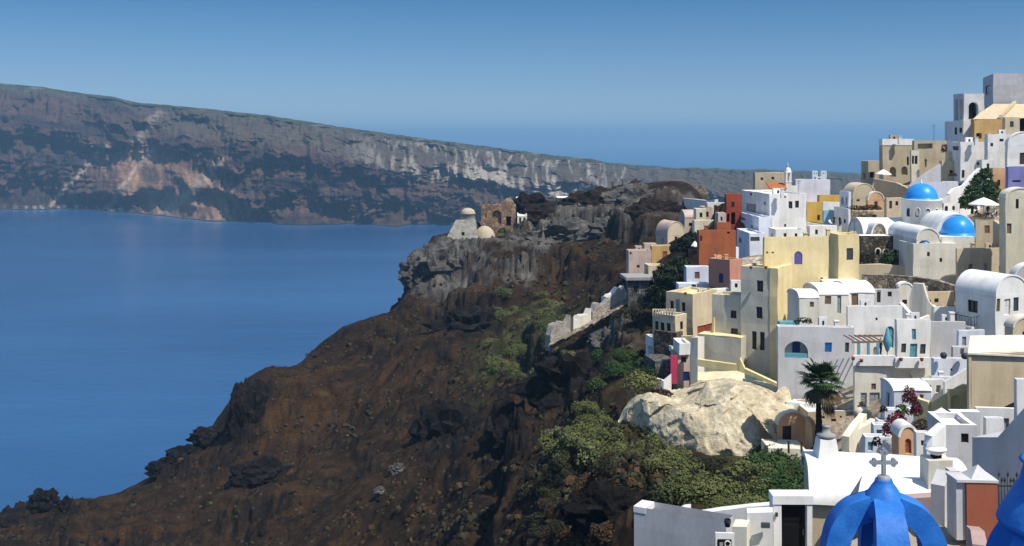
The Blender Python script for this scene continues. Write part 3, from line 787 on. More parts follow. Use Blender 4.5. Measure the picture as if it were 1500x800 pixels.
def ground(x, y):
    """height and zones of the slope at world positions"""
    x = np.asarray(x, float); y = np.asarray(y, float); z = base_z(x, y)
    px, py = x / y * F + 750, HZ - z / y * F
    Zs = dict(grey=zone(GREY, px, py), green=zone(GREEN, px, py), lava=zone(LAVA, px, py), vill=zone(VILL, px, py), rust=zone(RUST, px, py))
    calm = np.clip(1 - Zs['vill'], 0, 1) * sm(y, 40, 90)
    rough = .45 + 1.5 * np.clip(Zs['lava'], 0, 1) + 1.5 * np.clip(Zs['grey'], 0, 1)
    near = np.zeros_like(x)
    for (cx, cy, cY) in CREST: near = np.maximum(near, np.exp(-(((x - (cx - 750) / F * cY) ** 2 + (y - cY) ** 2) / 14.0 ** 2)))
    calm = calm * (1 - .6 * near)
    a = fbm(x * .035, y * .035, 1, 3); b = fbm(x * .10, y * .10, z * .09 + 2, 5, True); c = fbm(x * .45, y * .45, z * .4, 4)
    # gullies that run down the slope, to the left and towards the camera
    g = fbm((x * .5 - y * .86) * .055 + a * .6, (x * .86 + y * .5) * .014, 5, 4, True)
    dz = calm * (a * 2.0 + b * 1.5 * rough + g * 1.9 + c * .30 * rough)
    zt = z + dz                                              # ledges of bare rock: the slope steps down in uneven terraces
    for hh, off, amt in ((9.0, 0, .75), (4.0, 1.7, .55)):
        q = (zt + 2.2 * a + off + 1.2 * c * .3) / hh; fr = q - np.floor(q); st = np.floor(q) + sm(fr, .30, .62)
        mk = sm(fbm(x * .028, y * .028, 20 + off, 3) + .7 * np.clip(Zs['lava'] + Zs['grey'], 0, 1), .12, .45) * calm
        zt = zt + amt * mk * (st - q) * hh
    dz = zt - z + calm * (c * .45 + fbm(x * 1.1, y * 1.1, z, 3) * .22) * rough * .6 + calm * np.clip(Zs['grey'] + Zs['lava'] - .15, 0, 1) * (fbm(x * .24, y * .24, z * .34 + 3, 4, True) * .7 + cells(x, y, z, 6.0) * 1.6 + cells(x, y, z, 2.4) * .8) + calm * (cells(x + 40, y, z, 3.2) * .32)
    return z + dz - 1.5 * np.clip(Zs['vill'], 0, 1) * sm(px, 900, 1000), Zs, (a, b, c, g), px, py


def hillside():
    u = np.concatenate([np.linspace(-.62, -.5, 30), np.linspace(-.495, .20, 620), np.linspace(.203, .62, 150)])
    y = np.concatenate([np.linspace(6, 38, 40), np.geomspace(39, 330, 560), np.linspace(333, 470, 30)])
    U, Y = np.meshgrid(u, y, indexing='ij'); X = U * Y
    Z, Zs, (a, b, c, g), px, py = ground(X, Y)
    Z = np.maximum(Z, SEA - 12)
    n = fbm(X * .06, Y * .06, 8, 5); n2 = fbm(X * .2, Y * .2, 12, 5); n3 = fbm(X * .7, Y * .7, 14, 3)
    C = np.zeros(X.shape + (3,)) + np.array((.026, .0165, .010))
    C = lerp(C, (.040, .023, .011), sm(n, -.1, .5))
    C = lerp(C, (.011, .009, .008), sm(n2, .05, .5) * .8)
    C = lerp(C, (.060, .031, .011), sm(Zs['rust'] + n * .5 + n2 * .3, .4, .9) * .8)
    C = lerp(C, (.042, .045, .016), sm(Zs['green'] + n2 * .5, .3, .75) * .85)
    C = lerp(C, (.10, .094, .087), sm(Zs['grey'] + n2 * .35 + b * .25, .45, .8))
    C = lerp(C, (.042, .031, .022), sm(n + n3 * .4, .0, .35) * sm(Zs['grey'], .3, .6) * .8)
    C = lerp(C, (.010, .009, .009), sm(Zs['lava'] + b * .4 + n2 * .3, .5, .85))  # shade of the rock faces mixed into the ground colour
    C = lerp(C, (.40, .34, .26), sm(Zs['vill'] + n2 * .25, .75, 1.0) * sm(px, 905, 960))
    C = lerp(C, (.10, .085, .05), sm(n2 + n3, .1, .5) * sm(Zs['vill'], .75, 1.0) * .7)
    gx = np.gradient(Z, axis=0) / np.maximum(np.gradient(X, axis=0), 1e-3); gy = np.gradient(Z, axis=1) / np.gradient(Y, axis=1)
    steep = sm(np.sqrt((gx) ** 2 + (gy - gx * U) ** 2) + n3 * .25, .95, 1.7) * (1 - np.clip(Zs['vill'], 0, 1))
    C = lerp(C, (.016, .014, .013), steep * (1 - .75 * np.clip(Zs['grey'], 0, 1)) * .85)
    C = lerp(C, (.05, .035, .022), sm(n3 - n * .4, .45, .8) * (1 - np.clip(Zs['vill'], 0, 1)) * .5)
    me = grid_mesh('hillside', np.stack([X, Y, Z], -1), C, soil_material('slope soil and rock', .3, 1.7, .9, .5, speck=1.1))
    props(link('hillside', me), kind='structure')


hillside()


def gz(x, y): return float(ground(np.array([x]), np.array([y]))[0][0])


def on_ground(pxs, pys, lo=40, hi=330):
    """march the sight lines of photo positions to the slope: world points of what stands there"""
    pxs, pys = np.asarray(pxs, float), np.asarray(pys, float)
    Y = np.full(pxs.shape, np.nan); alive = np.ones(pxs.shape, bool)
    for y in np.geomspace(lo, hi, 260):
        i = np.where(alive)[0]
        if not len(i): break
        yy = np.full(len(i), y); z = base_z((pxs[i] - 750) / F * yy, yy); hit = (HZ - pys[i]) / F * yy < z
        Y[i[hit]] = y; alive[i[hit]] = False
    X = (pxs - 750) / F * Y; ok = ~np.isnan(Y)
    Z = np.zeros_like(X); Z[ok] = ground(X[ok], Y[ok])[0]
    return X, Y, Z, ok

# ================================================================== the village
WOB = .085


def house(name, label, cat, *blocks, group=None):
    """each block: (c, l, r, top, bot, Y, theta, material, roof, rise, openings, extra keywords)"""
    c, l, r, top, bot, Y = blocks[0][:6]
    T = Thing(name, label, cat, P(c, bot, Y), group); T.b = []
    for b in blocks:
        b = list(b); kw = b.pop() if isinstance(b[-1], dict) else {}
        T.b.append(Block(T, *b, **kw))
    return T


def wall(name, label, pts, mat, thick=.4, dig=3., group=None, cat='wall'):
    return solo(name, label, cat, wall_run(pts, thick, dig), mat, group)


# ---- the ridge at the upper right
house('white_house', 'tall white house on the topmost ridge with a two-arched loggia and a sloping stair wall', 'house',
      (1455, 1440, 1560, 108, 165, 215, -16, 'greywhite', 'flat', 0, [('L', 1447, 132, 7, 13, 'dwin')]),
      (1412, 1397, 1442, 137, 180, 207, 3, 'greywhite', 'flat', 0, [('L', 1401, 160, 4.5, 30, 'niche', 1), ('L', 1408, 160, 4.5, 30, 'niche', 1), ('F', 1426, 162, 14, 25, 'hole', 1)], dict(part='loggia')),
      (1411, 1384, 1432, 177, 210, 203, -3, 'white', 'flat', 0, [('L', 1400, 192, 4, 11, 'dwin'), ('L', 1407, 191, 4, 8, 'dwin')], dict(part='terrace_block')))
T = house('tan_house', 'tan and ochre house with a broad sloping earth roof under the topmost white house', 'house',
          (1427, 1422, 1470, 175, 205, 199, 6, 'ochre', 'none', 0, [('F', 1434, 199, 8, 8, 'hole')]),
          (1472, 1468, 1494, 172, 206, 197, 2, 'sand', 'flat', 0, []))
m_ = MB(); m_.add([P(1425, 175, 198.8), P(1470, 174, 200), P(1520, 172, 202), P(1520, 152, 213), P(1455, 152, 213), P(1436, 165, 206)], [(0, 1, 2, 3, 4, 5)])
m_.box(P(1463, 173, 199.4), (.6, 0, .1), P(1484, 152, 212.6) - P(1463, 173, 199.4), (0, 0, .5))
T.part('roof', m_, 'tan')
house('white_house', 'white house with a big barrel vault and dark door at the upper right edge', 'house',
      (1447, 1442, 1480, 197, 250, 182, 0, 'white', 'flat', 0, [('F', 1453, 212, 4, 5, 'dwin'), ('F', 1467, 205, 6, 4, 'dwin')]),
      (1476, 1472, 1530, 213, 252, 178, -2, 'white', 'vaulty', 20, [('F', 1498, 232, 9, 17, 'door:darkwood')]))
house('white_house', 'plain cubic white house with a small square window above the green climbing tree', 'house',
      (1407, 1388, 1448, 208, 262, 187, -2, 'white', 'flat', 0, [('L', 1400, 217, 8, 6, 'slate'), ('F', 1411, 255, 4, 12, 'dwin'), ('F', 1433, 240, 4, 4, 'dwin')]))
house('beige_house', 'beige house with a thick white parapet at the left end of the upper ridge', 'house',
      (1293, 1288, 1338, 204, 268, 204, 2, 'beige', 'flat', 0, [('F', 1330, 236, 3, 12, 'dwin'), ('F', 1308, 252, 10, 14, 'niche', 1), ('F', 1325, 250, 9, 12, 'niche', 1)], dict(band=(9, 'white'), rmat='roofwhite')))
house('ochre_house', 'ochre flat-roofed house with two narrow doors and an outside stair on the upper ridge', 'house',
      (1339, 1336, 1387, 206, 256, 199, 0, 'beige', 'flat', 0, [('F', 1355, 214, 22, 7, 'niche')], dict(rmat='brown')),
      (1335, 1333, 1347, 220, 256, 197, 0, 'cream', 'flat', 0, [('F', 1337, 234, 4, 12, 'dwin'), ('F', 1342, 234, 4, 12, 'dwin')], dict(part='annex')))
house('ochre_house', 'small sand yellow house with a sloping gable wall beside the cubic white house', 'house',
      (1380, 1376, 1405, 236, 276, 190, 0, 'sand', 'flat', 0, [('F', 1396, 252, 10, 5, 'hole')]),
      (1389, 1385, 1406, 222, 240, 191, 0, 'sand', 'plain', 0, []))
house('beige_house', 'small dim beige house with a dark opening at the far left end of the ridge', 'house',
      (1272, 1262, 1291, 236, 285, 212, 4, 'beige', 'flat', 0, [('F', 1278, 256, 7, 9, 'hole'), ('L', 1266, 258, 4, 9, 'hole')]))
wall('stair_wall', 'long sloping whitewashed stair wall climbing above the round blue dome', [(1332, 272, 296, 174), (1356, 254, 292, 174), (1378, 240, 288, 174)], 'greywhite', .6)
wall('stair_wall', 'whitewashed stepped stair wall between the round blue dome and the green tree', [(1378, 296, 314, 158), (1392, 284, 312, 158), (1399, 276, 310, 159), (1412, 272, 306, 160), (1424, 258, 302, 161), (1436, 246, 296, 162)], 'white', .5)
wall('garden_wall', 'pale lilac garden wall directly behind the round blue dome', [(1350, 267, 296, 166), (1404, 266, 296, 166)], 'lilac', .5)
wall('garden_wall', 'low beige terrace wall under the far white parasol', [(1280, 262, 280, 190), (1312, 268, 290, 186), (1330, 276, 296, 182)], 'beige', .5)
house('peach_house', 'peach coloured house wall between the green tree and the purple house', 'house',
      (1454, 1450, 1476, 246, 292, 166, 0, 'peach', 'flat', 0, [('F', 1463, 268, 4, 9, 'dwin')]))
house('purple_house', 'purple blue house at the right edge of the photo', 'house',
      (1477, 1473, 1540, 244, 292, 162, 0, 'purple', 'flat', 0, [('F', 1489, 266, 12, 3, 'dwin')], dict(rmat='roofwhite')))
house('yellow_house', 'pale yellow house with a rounded roof and two slit windows at the right edge', 'house',
      (1473, 1464, 1522, 290, 356, 132, -2, 'cream', 'vaulty', 15, [('F', 1490, 298, 4.5, 15, 'dwin'), ('F', 1478, 335, 7, 15, 'door:brown')], dict(rmat='roofcream')))

# ---- the domed church
T = house('domed_church', 'white church with a round bright blue dome on a drum and long white vaults', 'church',
          (1266, 1258, 1347, 347, 352, 152, 2, 'white', 'vaultx', 25, [], dict(W=6.5)),
          (1277, 1270, 1299, 344, 352, 150.5, 0, 'rubble', 'vaulty', 17, [], dict(W=2.4, dig=1, rmat='roofwhite', part='dormer')))
pc = P(1350, 322, 153.5); r_ = 25 / F * 153.5
d_ = MB(); d_.lathe(pc, [(r_ * 1.12, -3), (r_ * 1.12, 2.75), (r_ * 1.16, 2.78), (r_ * 1.16, 2.95), (r_ * .6, 2.96)], 40); T.part('drum', d_, 'white')
dm = MB(); rr = 23 / F * 153.5; dm.lathe(pc + K * 2.9, [(rr * 1.06, 0), (rr * 1.06, .1)] + [(rr * math.cos(a) ** .92, .1 + rr * .95 * math.sin(a)) for a in np.linspace(0, math.pi / 2, 16)], 40); T.part('dome', dm, 'domeblue')
fin = MB(); fin.lathe(pc + K * (2.95 + rr), [(.16, -.05), (.16, .1), (.05, .14), (.05, .5), (0, .5)], 10); T.part('finial', fin, 'white')
for ang in (-150, -122, -93, -64, -36):
    a = R(ang); n = Vector((math.cos(a), math.sin(a), 0)); t = Vector((-n.y, n.x, 0)); o = pc + n * (r_ * 1.12 - .12) + K * .5
    w_ = MB(); pts = [(-.26, 0), (.26, 0), (.26, 1.0)] + [(.26 * math.cos(q), 1.0 + .26 * math.sin(q)) for q in np.linspace(.3, math.pi - .3, 6)] + [(-.26, 1.0)]
    w_.poly(*[o + t * x + K * z + n * .135 for x, z in pts]); wo = T.part('window', w_, 'dwinless' if False else 'glass')
    fr = MB(); fr.tube([o + t * x * 1.2 + K * z + n * .14 for x, z in pts] + [o + t * -.31 + n * .14], .05, 5); T.part('frame', fr, 'white', wo)
T = house('vaulted_church', 'white church front with a wide blue half dome and a smaller blue apse niche', 'church',
          (1338, 1336, 1402, 357, 416, 139, 1, 'pale', 'plain', 0, [('F', 1360, 372, 4, 6, 'dwin'), ('F', 1378, 381, 4, 6, 'dwin')], dict(W=5)),
          (1343, 1341, 1377, 351, 362, 139.3, 1, 'pale', 'vaulty', 17, [('F', 1354, 357, 21, 13, 'niche', 1)], dict(W=10, dig=1, rmat='roofwhite', part='apse')),
          (1372, 1370, 1431, 346, 366, 144.5, 0, 'white', 'vaulty', 33, [], dict(W=9, dig=2, part='nave')),
          (1379, 1377, 1428, 347, 372, 139.8, 0, 'pale', 'plain', 0, [], dict(W=5.5, part='apse_base')))
pc = P(1403, 345, 142.6); rr = 23.5 / F * 142
dm = MB(); dm.lathe(pc, [(rr * 1.03, -.15), (rr * 1.03, .25)] + [(rr * math.cos(a) ** .9, .25 + rr * 1.1 * math.sin(a)) for a in np.linspace(0, math.pi / 2, 16)], 40); T.part('dome', dm, 'domeblue')
pc = P(1354, 362, 139.9); rr = 9.6 / F * 139
dm = MB(); dm.lathe(pc, [(rr, -.05), (rr, .1)] + [(rr * math.cos(a), .1 + rr * .98 * math.sin(a)) for a in np.linspace(0, math.pi / 2, 10)], 24); T.part('niche_dome', dm, 'domeblue')
house('beige_annex', 'beige church annex with a sloping top right beside the wide blue half dome', 'house',
      (1429, 1427, 1460, 322, 372, 143, 6, 'beige', 'plain', 0, []))
house('beige_house', 'long beige house wall with three small windows below the blue half dome', 'house',
      (1402, 1400, 1476, 364, 420, 136.5, 8, 'sand', 'flat', 0, [('F', 1422, 392, 6, 10, 'brown'), ('F', 1444, 394, 4, 17, 'greyshutter'), ('F', 1466, 395, 4, 11, 'dwin')]),
      (1476, 1474, 1494, 360, 420, 138, 4, 'beige', 'flat', 0, [], dict(part='side_wall')))
house('red_house', 'dark red house wall seen in a gap at the right edge above the grey arch', 'house',
      (1495, 1493, 1540, 370, 400, 140, 0, 'darkred', 'flat', 0, []))
wall('garden_wall', 'sloping beige wall running down from the half dome to the right edge', [(1454, 322, 352, 141), (1470, 333, 360, 139), (1500, 350, 372, 136), (1540, 366, 390, 132)], 'beige', .6)
T = house('stone_house', 'dark lava stone front with three small arched openings below the white church vault', 'house',
          (1261, 1259, 1337, 346, 420, 147.5, 1, 'darkstone', 'plain', 0, [('F', 1286, 369, 6, 9, 'hole', 1), ('F', 1298, 372, 8, 13, 'hole', 1), ('F', 1311, 372, 6, 14, 'hole', 1)], dict(W=3, rmat='roofwhite')))
for x, y, w, h in ((1286, 369, 6, 9), (1298, 372, 8, 13), (1311, 372, 6, 14)):
    b0 = T.b[0]; a0, a1 = b0.along('F', x - w / 2), b0.along('F', x + w / 2); z0, z1 = [(HZ - q) / F * 147.6 - b0.O.z for q in (y + h / 2, y - h / 2)]
    ra = (a1 - a0) / 2; pts = [b0.at(a0 - .06, -.05, z0), b0.at(a0 - .06, -.05, z1 - ra)] + [b0.at((a0 + a1) / 2 - (ra + .06) * math.cos(q), -.05, z1 - ra + (ra + .06) * math.sin(q)) for q in np.linspace(.2, math.pi - .2, 8)] + [b0.at(a1 + .06, -.05, z1 - ra), b0.at(a1 + .06, -.05, z0)]
    fr = MB(); fr.tube(pts, .1, 5); T.part('arch_frame', fr, 'cream')
wall('garden_wall', 'beige plastered ledge at the foot of the dark stone house with three arches', [(1258, 388, 402, 143), (1290, 387, 402, 142.5), (1322, 390, 404, 142), (1338, 394, 410, 141.6)], 'sand', .8)
wall('retaining_wall', 'rough rubble wall along the path under the white church front', [(1262, 402, 424, 138), (1300, 403, 424, 137), (1340, 406, 430, 135), (1372, 411, 434, 133), (1400, 420, 440, 131)], 'rubble', .8)
house('brown_house', 'low brown earth house with one dark window left of the white barrel vaulted house', 'house',
      (1352, 1350, 1398, 428, 470, 128, 6, 'tan', 'flat', 0, [('F', 1372, 440, 6, 6, 'dwin'), ('F', 1362, 441, 4, 4, 'white_dot' if False else 'dwin'), ('F', 1374, 454, 9, 5, 'hole')]))

# ---- centre ridge
house('beige_house', 'beige house with a big barrel vault and planted terrace in the centre of the ridge', 'house',
      (1244, 1241, 1297, 309, 350, 177, 2, 'beige', 'flat', 0, []),
      (1249, 1233, 1284, 291, 312, 184, 10, 'beige', 'vaulty', 22, [('F', 1257, 290, 5, 10, 'dwin'), ('F', 1266, 277, 4, 4, 'brown')], dict(dig=2, part='vault_house', rmat='sand')))
house('peach_house', 'small peach house with a low barrel vault beside the planted terrace', 'house',
      (1271, 1268, 1295, 294, 312, 180, 4, 'peach', 'vaulty', 13, [('F', 1283, 300, 5, 9, 'door:darkwood')], dict(rmat='roofcream')))
house('white_house', 'narrow white house with two arched windows left of the beige barrel vault', 'house',
      (1243, 1222, 1246, 306, 345, 174, 2, 'white', 'flat', 0, [('L', 1231, 326, 3, 6, 'dwin'), ('L', 1237, 324, 3, 6, 'dwin')]),
      (1243, 1230, 1247, 281, 308, 178, 2, 'bluewhite', 'flat', 0, [('L', 1234, 294, 4, 12, 'greyshutter', 1), ('L', 1240, 294, 3, 12, 'greyshutter', 1)], dict(dig=1, part='upper_room')))
house('blue_house', 'small light blue house wall with a white roof behind the pale yellow roof', 'house',
      (1207, 1205, 1224, 308, 338, 183, 0, 'lightblue', 'flat', 0, [], dict(rmat='roofwhite')),
      (1206, 1204, 1232, 296, 309, 184.5, 0, 'white', 'plain', 0, [], dict(dig=.5, part='upper_room')))
house('mustard_house', 'mustard yellow house between the big white house and the light blue wall', 'house',
      (1182, 1179, 1207, 296, 332, 187, 2, 'mustard', 'flat', 0, [('F', 1199, 319, 4, 8, 'hole')]),
      (1200, 1197, 1230, 286, 300, 197, 0, 'mustard', 'flat', 0, [('F', 1211, 285, 4, 3, 'dwin')], dict(part='upper_room')))
house('white_house', 'big white three storey house with a pair of small windows beside the red houses', 'house',
      (1127, 1086, 1181, 284, 356, 182, 7, 'white', 'flat', 0, [('F', 1158, 300, 5.5, 10, 'dwin'), ('F', 1167.5, 299, 5.5, 10, 'dwin'), ('F', 1150, 330, 3, 4, 'dwin'), ('L', 1100.5, 306, 14, 15, 'greyshutter'), ('L', 1100, 284.5, 3, 4, 'dwin'), ('L', 1120, 298, 4, 5, 'greyshutter'), ('L', 1119, 324, 6, 17, 'slate')]),
      (1112, 1077, 1130, 318, 352, 177, 2, 'bluewhite', 'flat', 0, [('L', 1087, 335, 13, 18, 'niche', 1), ('L', 1101, 334, 4, 9, 'greyshutter'), ('L', 1087, 320, 10, 3, 'slate')], dict(part='lower_storey')),
      (1098, 1079, 1121, 342, 386, 171, 0, 'bluewhite', 'flat', 0, [('L', 1084, 352, 3.5, 7, 'navy'), ('F', 1106, 350, 14, 6, 'slate')], dict(part='ground_storey')))
wall('stair_wall', 'white stair wall stepping down from the big white house to the pink house', [(1054, 380, 392, 168), (1062, 366, 390, 168.5), (1072, 362, 388, 169), (1082, 362, 388, 169.5)], 'bluewhite', .8)
house('beige_house', 'beige block house with red tiled awning just behind the big white house', 'house',
      (1106, 1103, 1149, 253, 300, 203, 1, 'beige', 'flat', 0, [('F', 1116, 262, 4, 4, 'dwin'), ('F', 1132, 261, 4, 4, 'dwin')], dict(rmat='roofcream')))
aw = MB(); aw.box(P(1128, 277.5, 198), P(1153, 277.5, 198) - P(1128, 277.5, 198), (0, 3, .9), (0, 0, .18)); solo('roof_canopy', 'small red tiled canopy roof on top of the big white house', 'roof', aw, 'redtile')
house('white_house', 'long lilac white house with a slanting roofline right of the slim bell tower', 'house',
      (1166, 1163, 1216, 263, 300, 206, 0, 'lilac', 'plain', 0, [('F', 1171, 284, 5, 3, 'hole')]),
      (1152, 1150, 1167, 272, 300, 205, 0, 'white', 'plain', 0, [], dict(part='side_room')))
T = Thing('bell_tower', 'slim white bell tower with a small domed cap rising above the ridge', 'tower', P(1154.5, 282, 200))
b_ = MB(); q = P(1154.5, 282, 200); b_.cbox(q - K * 3, 1.1, 1.1, 3 + 15 / F * 200); b_.cbox(q + K * 15 / F * 200, 1.25, 1.25, .2)
T.part('shaft', b_, 'white')
b_ = MB(); h0 = 15 / F * 200 + .2
for sx in (-.4, .4):
    for sy in (-.4, .4): b_.cbox(q + Vector((sx, sy, h0)), .3, .3, 1.5)
b_.cbox(q + K * (h0 + 1.5), 1.2, 1.2, .25); T.part('belfry', b_, 'white')
b_ = MB(); b_.lathe(q + K * (h0 + 1.75), [(.58, 0)] + [(.56 * math.cos(a), .75 * math.sin(a)) for a in np.linspace(0, math.pi / 2, 8)], 16); b_.tube([q + K * (h0 + 2.4), q + K * (h0 + 3.3)], .05, 5); T.part('cap', b_, 'white')
for x, w, lab in ((1194, 8, 'left one of two tiny white houses far out on the distant plain'), (1207, 8, 'right one of two tiny white houses far out on the distant plain')):
    house('white_house', lab, 'house', (x - w / 2, None, x + w / 2, 250.5, 257, 1500, 0, 'white', 'plain', 0, [('F', x - 1, 254, 1.2, 2.2, 'hole'), ('F', x + 2, 254, 1.2, 2.2, 'hole')], dict(W=8, dig=60)))

# ---- red houses and the pink end of the village
house('red_house', 'orange red house with a big blank wall below the white stair', 'house',
      (1024, 1021, 1078, 338, 388, 164, 3, 'orangered', 'flat', 0, [('F', 1026.5, 349, 3, 8, 'dwin'), ('F', 1067, 341, 4, 3, 'hole')]),
      (1050, 1048, 1070, 326, 340, 167, 3, 'orangered', 'flat', 0, [], dict(dig=1, part='upper_room')))
house('red_house', 'dark red cube house with one small window left of the big white house', 'house',
      (1064, 1061, 1087, 284, 340, 189, 0, 'darkred', 'flat', 0, [('F', 1073, 300, 5, 8, 'dwin'), ('F', 1066, 319, 5, 12, 'hole'), ('F', 1074, 320, 6, 18, 'hole')], dict(rmat='redtile')))
house('vaulted_house', 'weathered beige barrel vaulted house with an ochre gable at the cliff edge', 'house',
      (978, 961, 1003, 346, 366, 212, 24, 'sand', 'vaulty', 21, [('F', 990, 350, 4, 8, 'dwin')], dict(rmat='pinkbeige')))
house('pink_house', 'pinkish beige house at the outermost edge of the village above the dark slope', 'house',
      (921, 917, 954, 367, 412, 203, 4, 'pinkbeige', 'flat', 0, [('F', 924, 371, 2.5, 4, 'dwin'), ('F', 935, 390, 4.5, 4, 'dwin')]),
      (944, 941, 962, 357, 372, 208, 4, 'pinkbeige', 'plain', 0, [], dict(part='upper_room')))
house('ochre_house', 'small ochre house with a dark doorway between the pinkish house and the dark tree', 'house',
      (955, 952, 985, 360, 396, 205, 6, 'ochre', 'flat', 0, [('F', 974, 374, 7, 11, 'door:terracotta')], dict(rmat='roofcream')))
house('vaulted_house', 'low pinkish barrel vaulted house above the cream wall near the hilltop', 'house',
      (1003, 1000, 1036, 319, 340, 222, 4, 'pinkbeige', 'vaultx', 10, [('F', 1012, 329, 6, 5, 'hole')], dict(rmat='pinkbeige', W=5)))
house('cream_house', 'cream flat house directly above the orange red house with one dark door', 'house',
      (1017, 1014, 1048, 323, 350, 205, 3, 'cream', 'flat', 0, [('F', 1044, 334, 4, 8, 'door:darkwood')]))
house('white_house', 'grey white house with a tall dark doorway left of the dark red cube', 'house',
      (1037, 1034, 1063, 297, 332, 222, 2, 'pale', 'flat', 0, [('F', 1048, 308, 4.5, 15, 'door:darkwood'), ('F', 1057, 306, 4, 5, 'dwin')]),
      (1032, 1024, 1044, 304, 334, 218, 2, 'pinkbeige', 'flat', 0, [('F', 1036, 314, 4, 8, 'dwin')], dict(part='annex')))
house('stone_house', 'dark grey stone house with a projecting flat slab roof beside the big dark tree', 'house',
      (920, 917, 957, 411, 446, 192, 2, 'greystone', 'plain', 0, [('F', 931, 424, 5, 10, 'dwin'), ('F', 938, 424, 3, 12, 'greyshutter')]))
sl_ = MB(); b0 = P(917, 411, 191.3); sl_.box(b0, (5.2, .1, 0), (-.5, 6, 0), (0, 0, .5)); solo('roof_slab', 'weathered grey concrete slab roofing the dark grey stone house', 'roof', sl_, 'greyroof')
house('white_house', 'bluish white stepped house between the dark tree and the pink house', 'house',
      (1006, 1002, 1039, 391, 425, 160, 3, 'bluewhite', 'flat', 0, [('F', 1022, 404, 26, 1.4, 'greyshutter')]),
      (994, 990, 1040, 416, 440, 155, 2, 'bluewhite', 'flat', 0, [('F', 998, 424, 6, 4.5, 'navy'), ('F', 1016, 421, 6, 8, 'navy'), ('F', 1030, 417, 5, 3, 'navy')], dict(dig=2, part='lower_storey')))
house('pink_house', 'dusty pink house with an arched window left of the yellow and grey house', 'house',
      (1069, 1038, 1087, 381, 436, 151, 42, 'pink', 'flat', 0, [('L', 1056, 407, 6.5, 14, 'navy', 1), ('L', 1044, 422, 7, 5, 'dwin'), ('L', 1056, 423, 8, 5, 'dwin')], dict(rmat='peach')))
house('white_house', 'little white cube room at the foot of the dusty pink house', 'house',
      (1071, 1069, 1085, 411, 424, 143, 2, 'white', 'flat', 0, [('F', 1078, 418, 4, 6, 'dwin')], dict(dig=2)))

# ---- the yellow and grey house
house('yellow_house', 'largest house, yellow with a grey cement tower wall and a violet arched window', 'house',
      (1138, 1085, 1162, 393, 562, 121, 58, 'greycement', 'flat', 0, [('L', 1113, 419, 9.5, 17, 'dwin'), ('L', 1112.5, 458, 9, 17, 'dwin'), ('L', 1105, 499, 7, 26, 'dwin'), ('L', 1117, 500, 7, 26, 'dwin')], dict(part='tower', rmat='roofyellow')),
      (1139.2, 1137.9, 1163, 393.6, 560, 120.9, 58, 'yellow', 'plain', 0, [], dict(W=.9, part='tower_front')),
      (1119.5, 1117, 1214, 348, 470, 124.6, 10, 'yellow', 'flat', 0, [('F', 1169, 378, 12, 19, 'violet', 1), ('F', 1124, 370, 3, 3, 'brown'), ('F', 1132, 370, 3, 3, 'brown'), ('F', 1214 - 10, 409, 4, 5, 'hole')], dict(part='main_block')),
      (1228, 1213, 1259, 343.5, 440, 126.5, 6, 'yellow', 'flat', 0, [('F', 1245, 372, 10, 17, 'slate')], dict(part='side_block')),
      (1087, 1043, 1100, 434, 552, 123.6, 58, 'greycement', 'flat', 0, [('L', 1075, 461, 8.5, 11, 'dwin'), ('L', 1076, 494, 10, 26, 'dwin')], dict(part='low_wing', rmat='roofyellow')),
      (1086, 1022, 1100, 495, 560, 121.6, 58, 'greycement', 'plain', 0, [], dict(part='base_wall', rmat='roofyellow')))
wall('garden_wall', 'cream ledge wall stepping along the foot of the grey cement tower', [(1021, 526, 532, 119.5), (1080, 534, 541, 117.2), (1084, 524, 541, 117), (1090, 540, 548, 116.8), (1140, 563, 570, 114.5)], 'roofyellow', .5, .3)
house('cream_house', 'cream house with a balustraded terrace and row of three windows left of the grey wall', 'house',
      (1015, 976, 1050, 431, 505, 136, 50, 'sand', 'flat', 0, [('L', 984, 447, 5, 12, 'dwin'), ('L', 992.5, 450, 6, 22, 'greyshutter'), ('L', 1001, 450, 5, 13, 'dwin'), ('F', 1033, 482, 22, 12, 'door:darkred'), ('F', 1045, 454, 3, 14, 'dwin')], dict(rmat='roofyellow')),
      (989, 956, 1006, 463, 506, 132, 50, 'sand', 'flat', 0, [('L', 962, 477, 5, 13, 'dwin'), ('L', 970.5, 479, 5.5, 14, 'dwin'), ('L', 979.5, 480, 5.5, 14, 'dwin')], dict(part='terrace_block')),
      (990, 958, 1000, 488, 512, 131.3, 50, 'darkstone', 'plain', 0, [], dict(part='plinth')))
ba = MB()
for i in range(9): ba.cbox(P(957 + i * 3.9, 463, 134.0 - i * .26), .18, .18, .85)
ba.box(P(956, 454.5, 134.1), P(990, 455.5, 131.8) - P(956, 454.5, 134.1), (.05, .3, 0), (0, 0, .14)); solo('balustrade', 'stone balustrade along the terrace of the cream house', 'balustrade', ba, 'sand')
house('white_house', 'small white house with a black doorway on the cliff edge below the cream house', 'house',
      (984, 946, 992, 508, 560, 131, 14, 'white', 'flat', 0, [('L', 973, 521, 6, 17, 'door:black'), ('L', 952, 513, 6, 12, 'hole'), ('L', 981, 518, 4, 8, 'dwin')]),
      (960, 944, 990, 530, 556, 128, 10, 'greystone', 'plain', 0, [], dict(part='plinth')))
T = house('magenta_house', 'narrow house with a magenta wall and white roof block at the cliff edge', 'house',
      (993, 983, 1012, 520, 578, 125, 4, 'pinkbeige', 'plain', 0, [('F', 1001.5, 527, 8, 9, 'dwin'), ('F', 1006, 551, 10, 14, 'navy')]),
      (995, 986, 1011, 503, 520, 124.7, 4, 'white', 'flat', 0, [], dict(dig=0, part='roof_block')))
mg = MB(); mg.box(P(982.6, 562, 124.3), P(992.8, 562, 124.2) - P(982.6, 562, 124.3), (0, .25, 0), (0, 0, 41 / F * 124)); mg2 = mg
T.part('magenta_wall', mg, 'magenta')
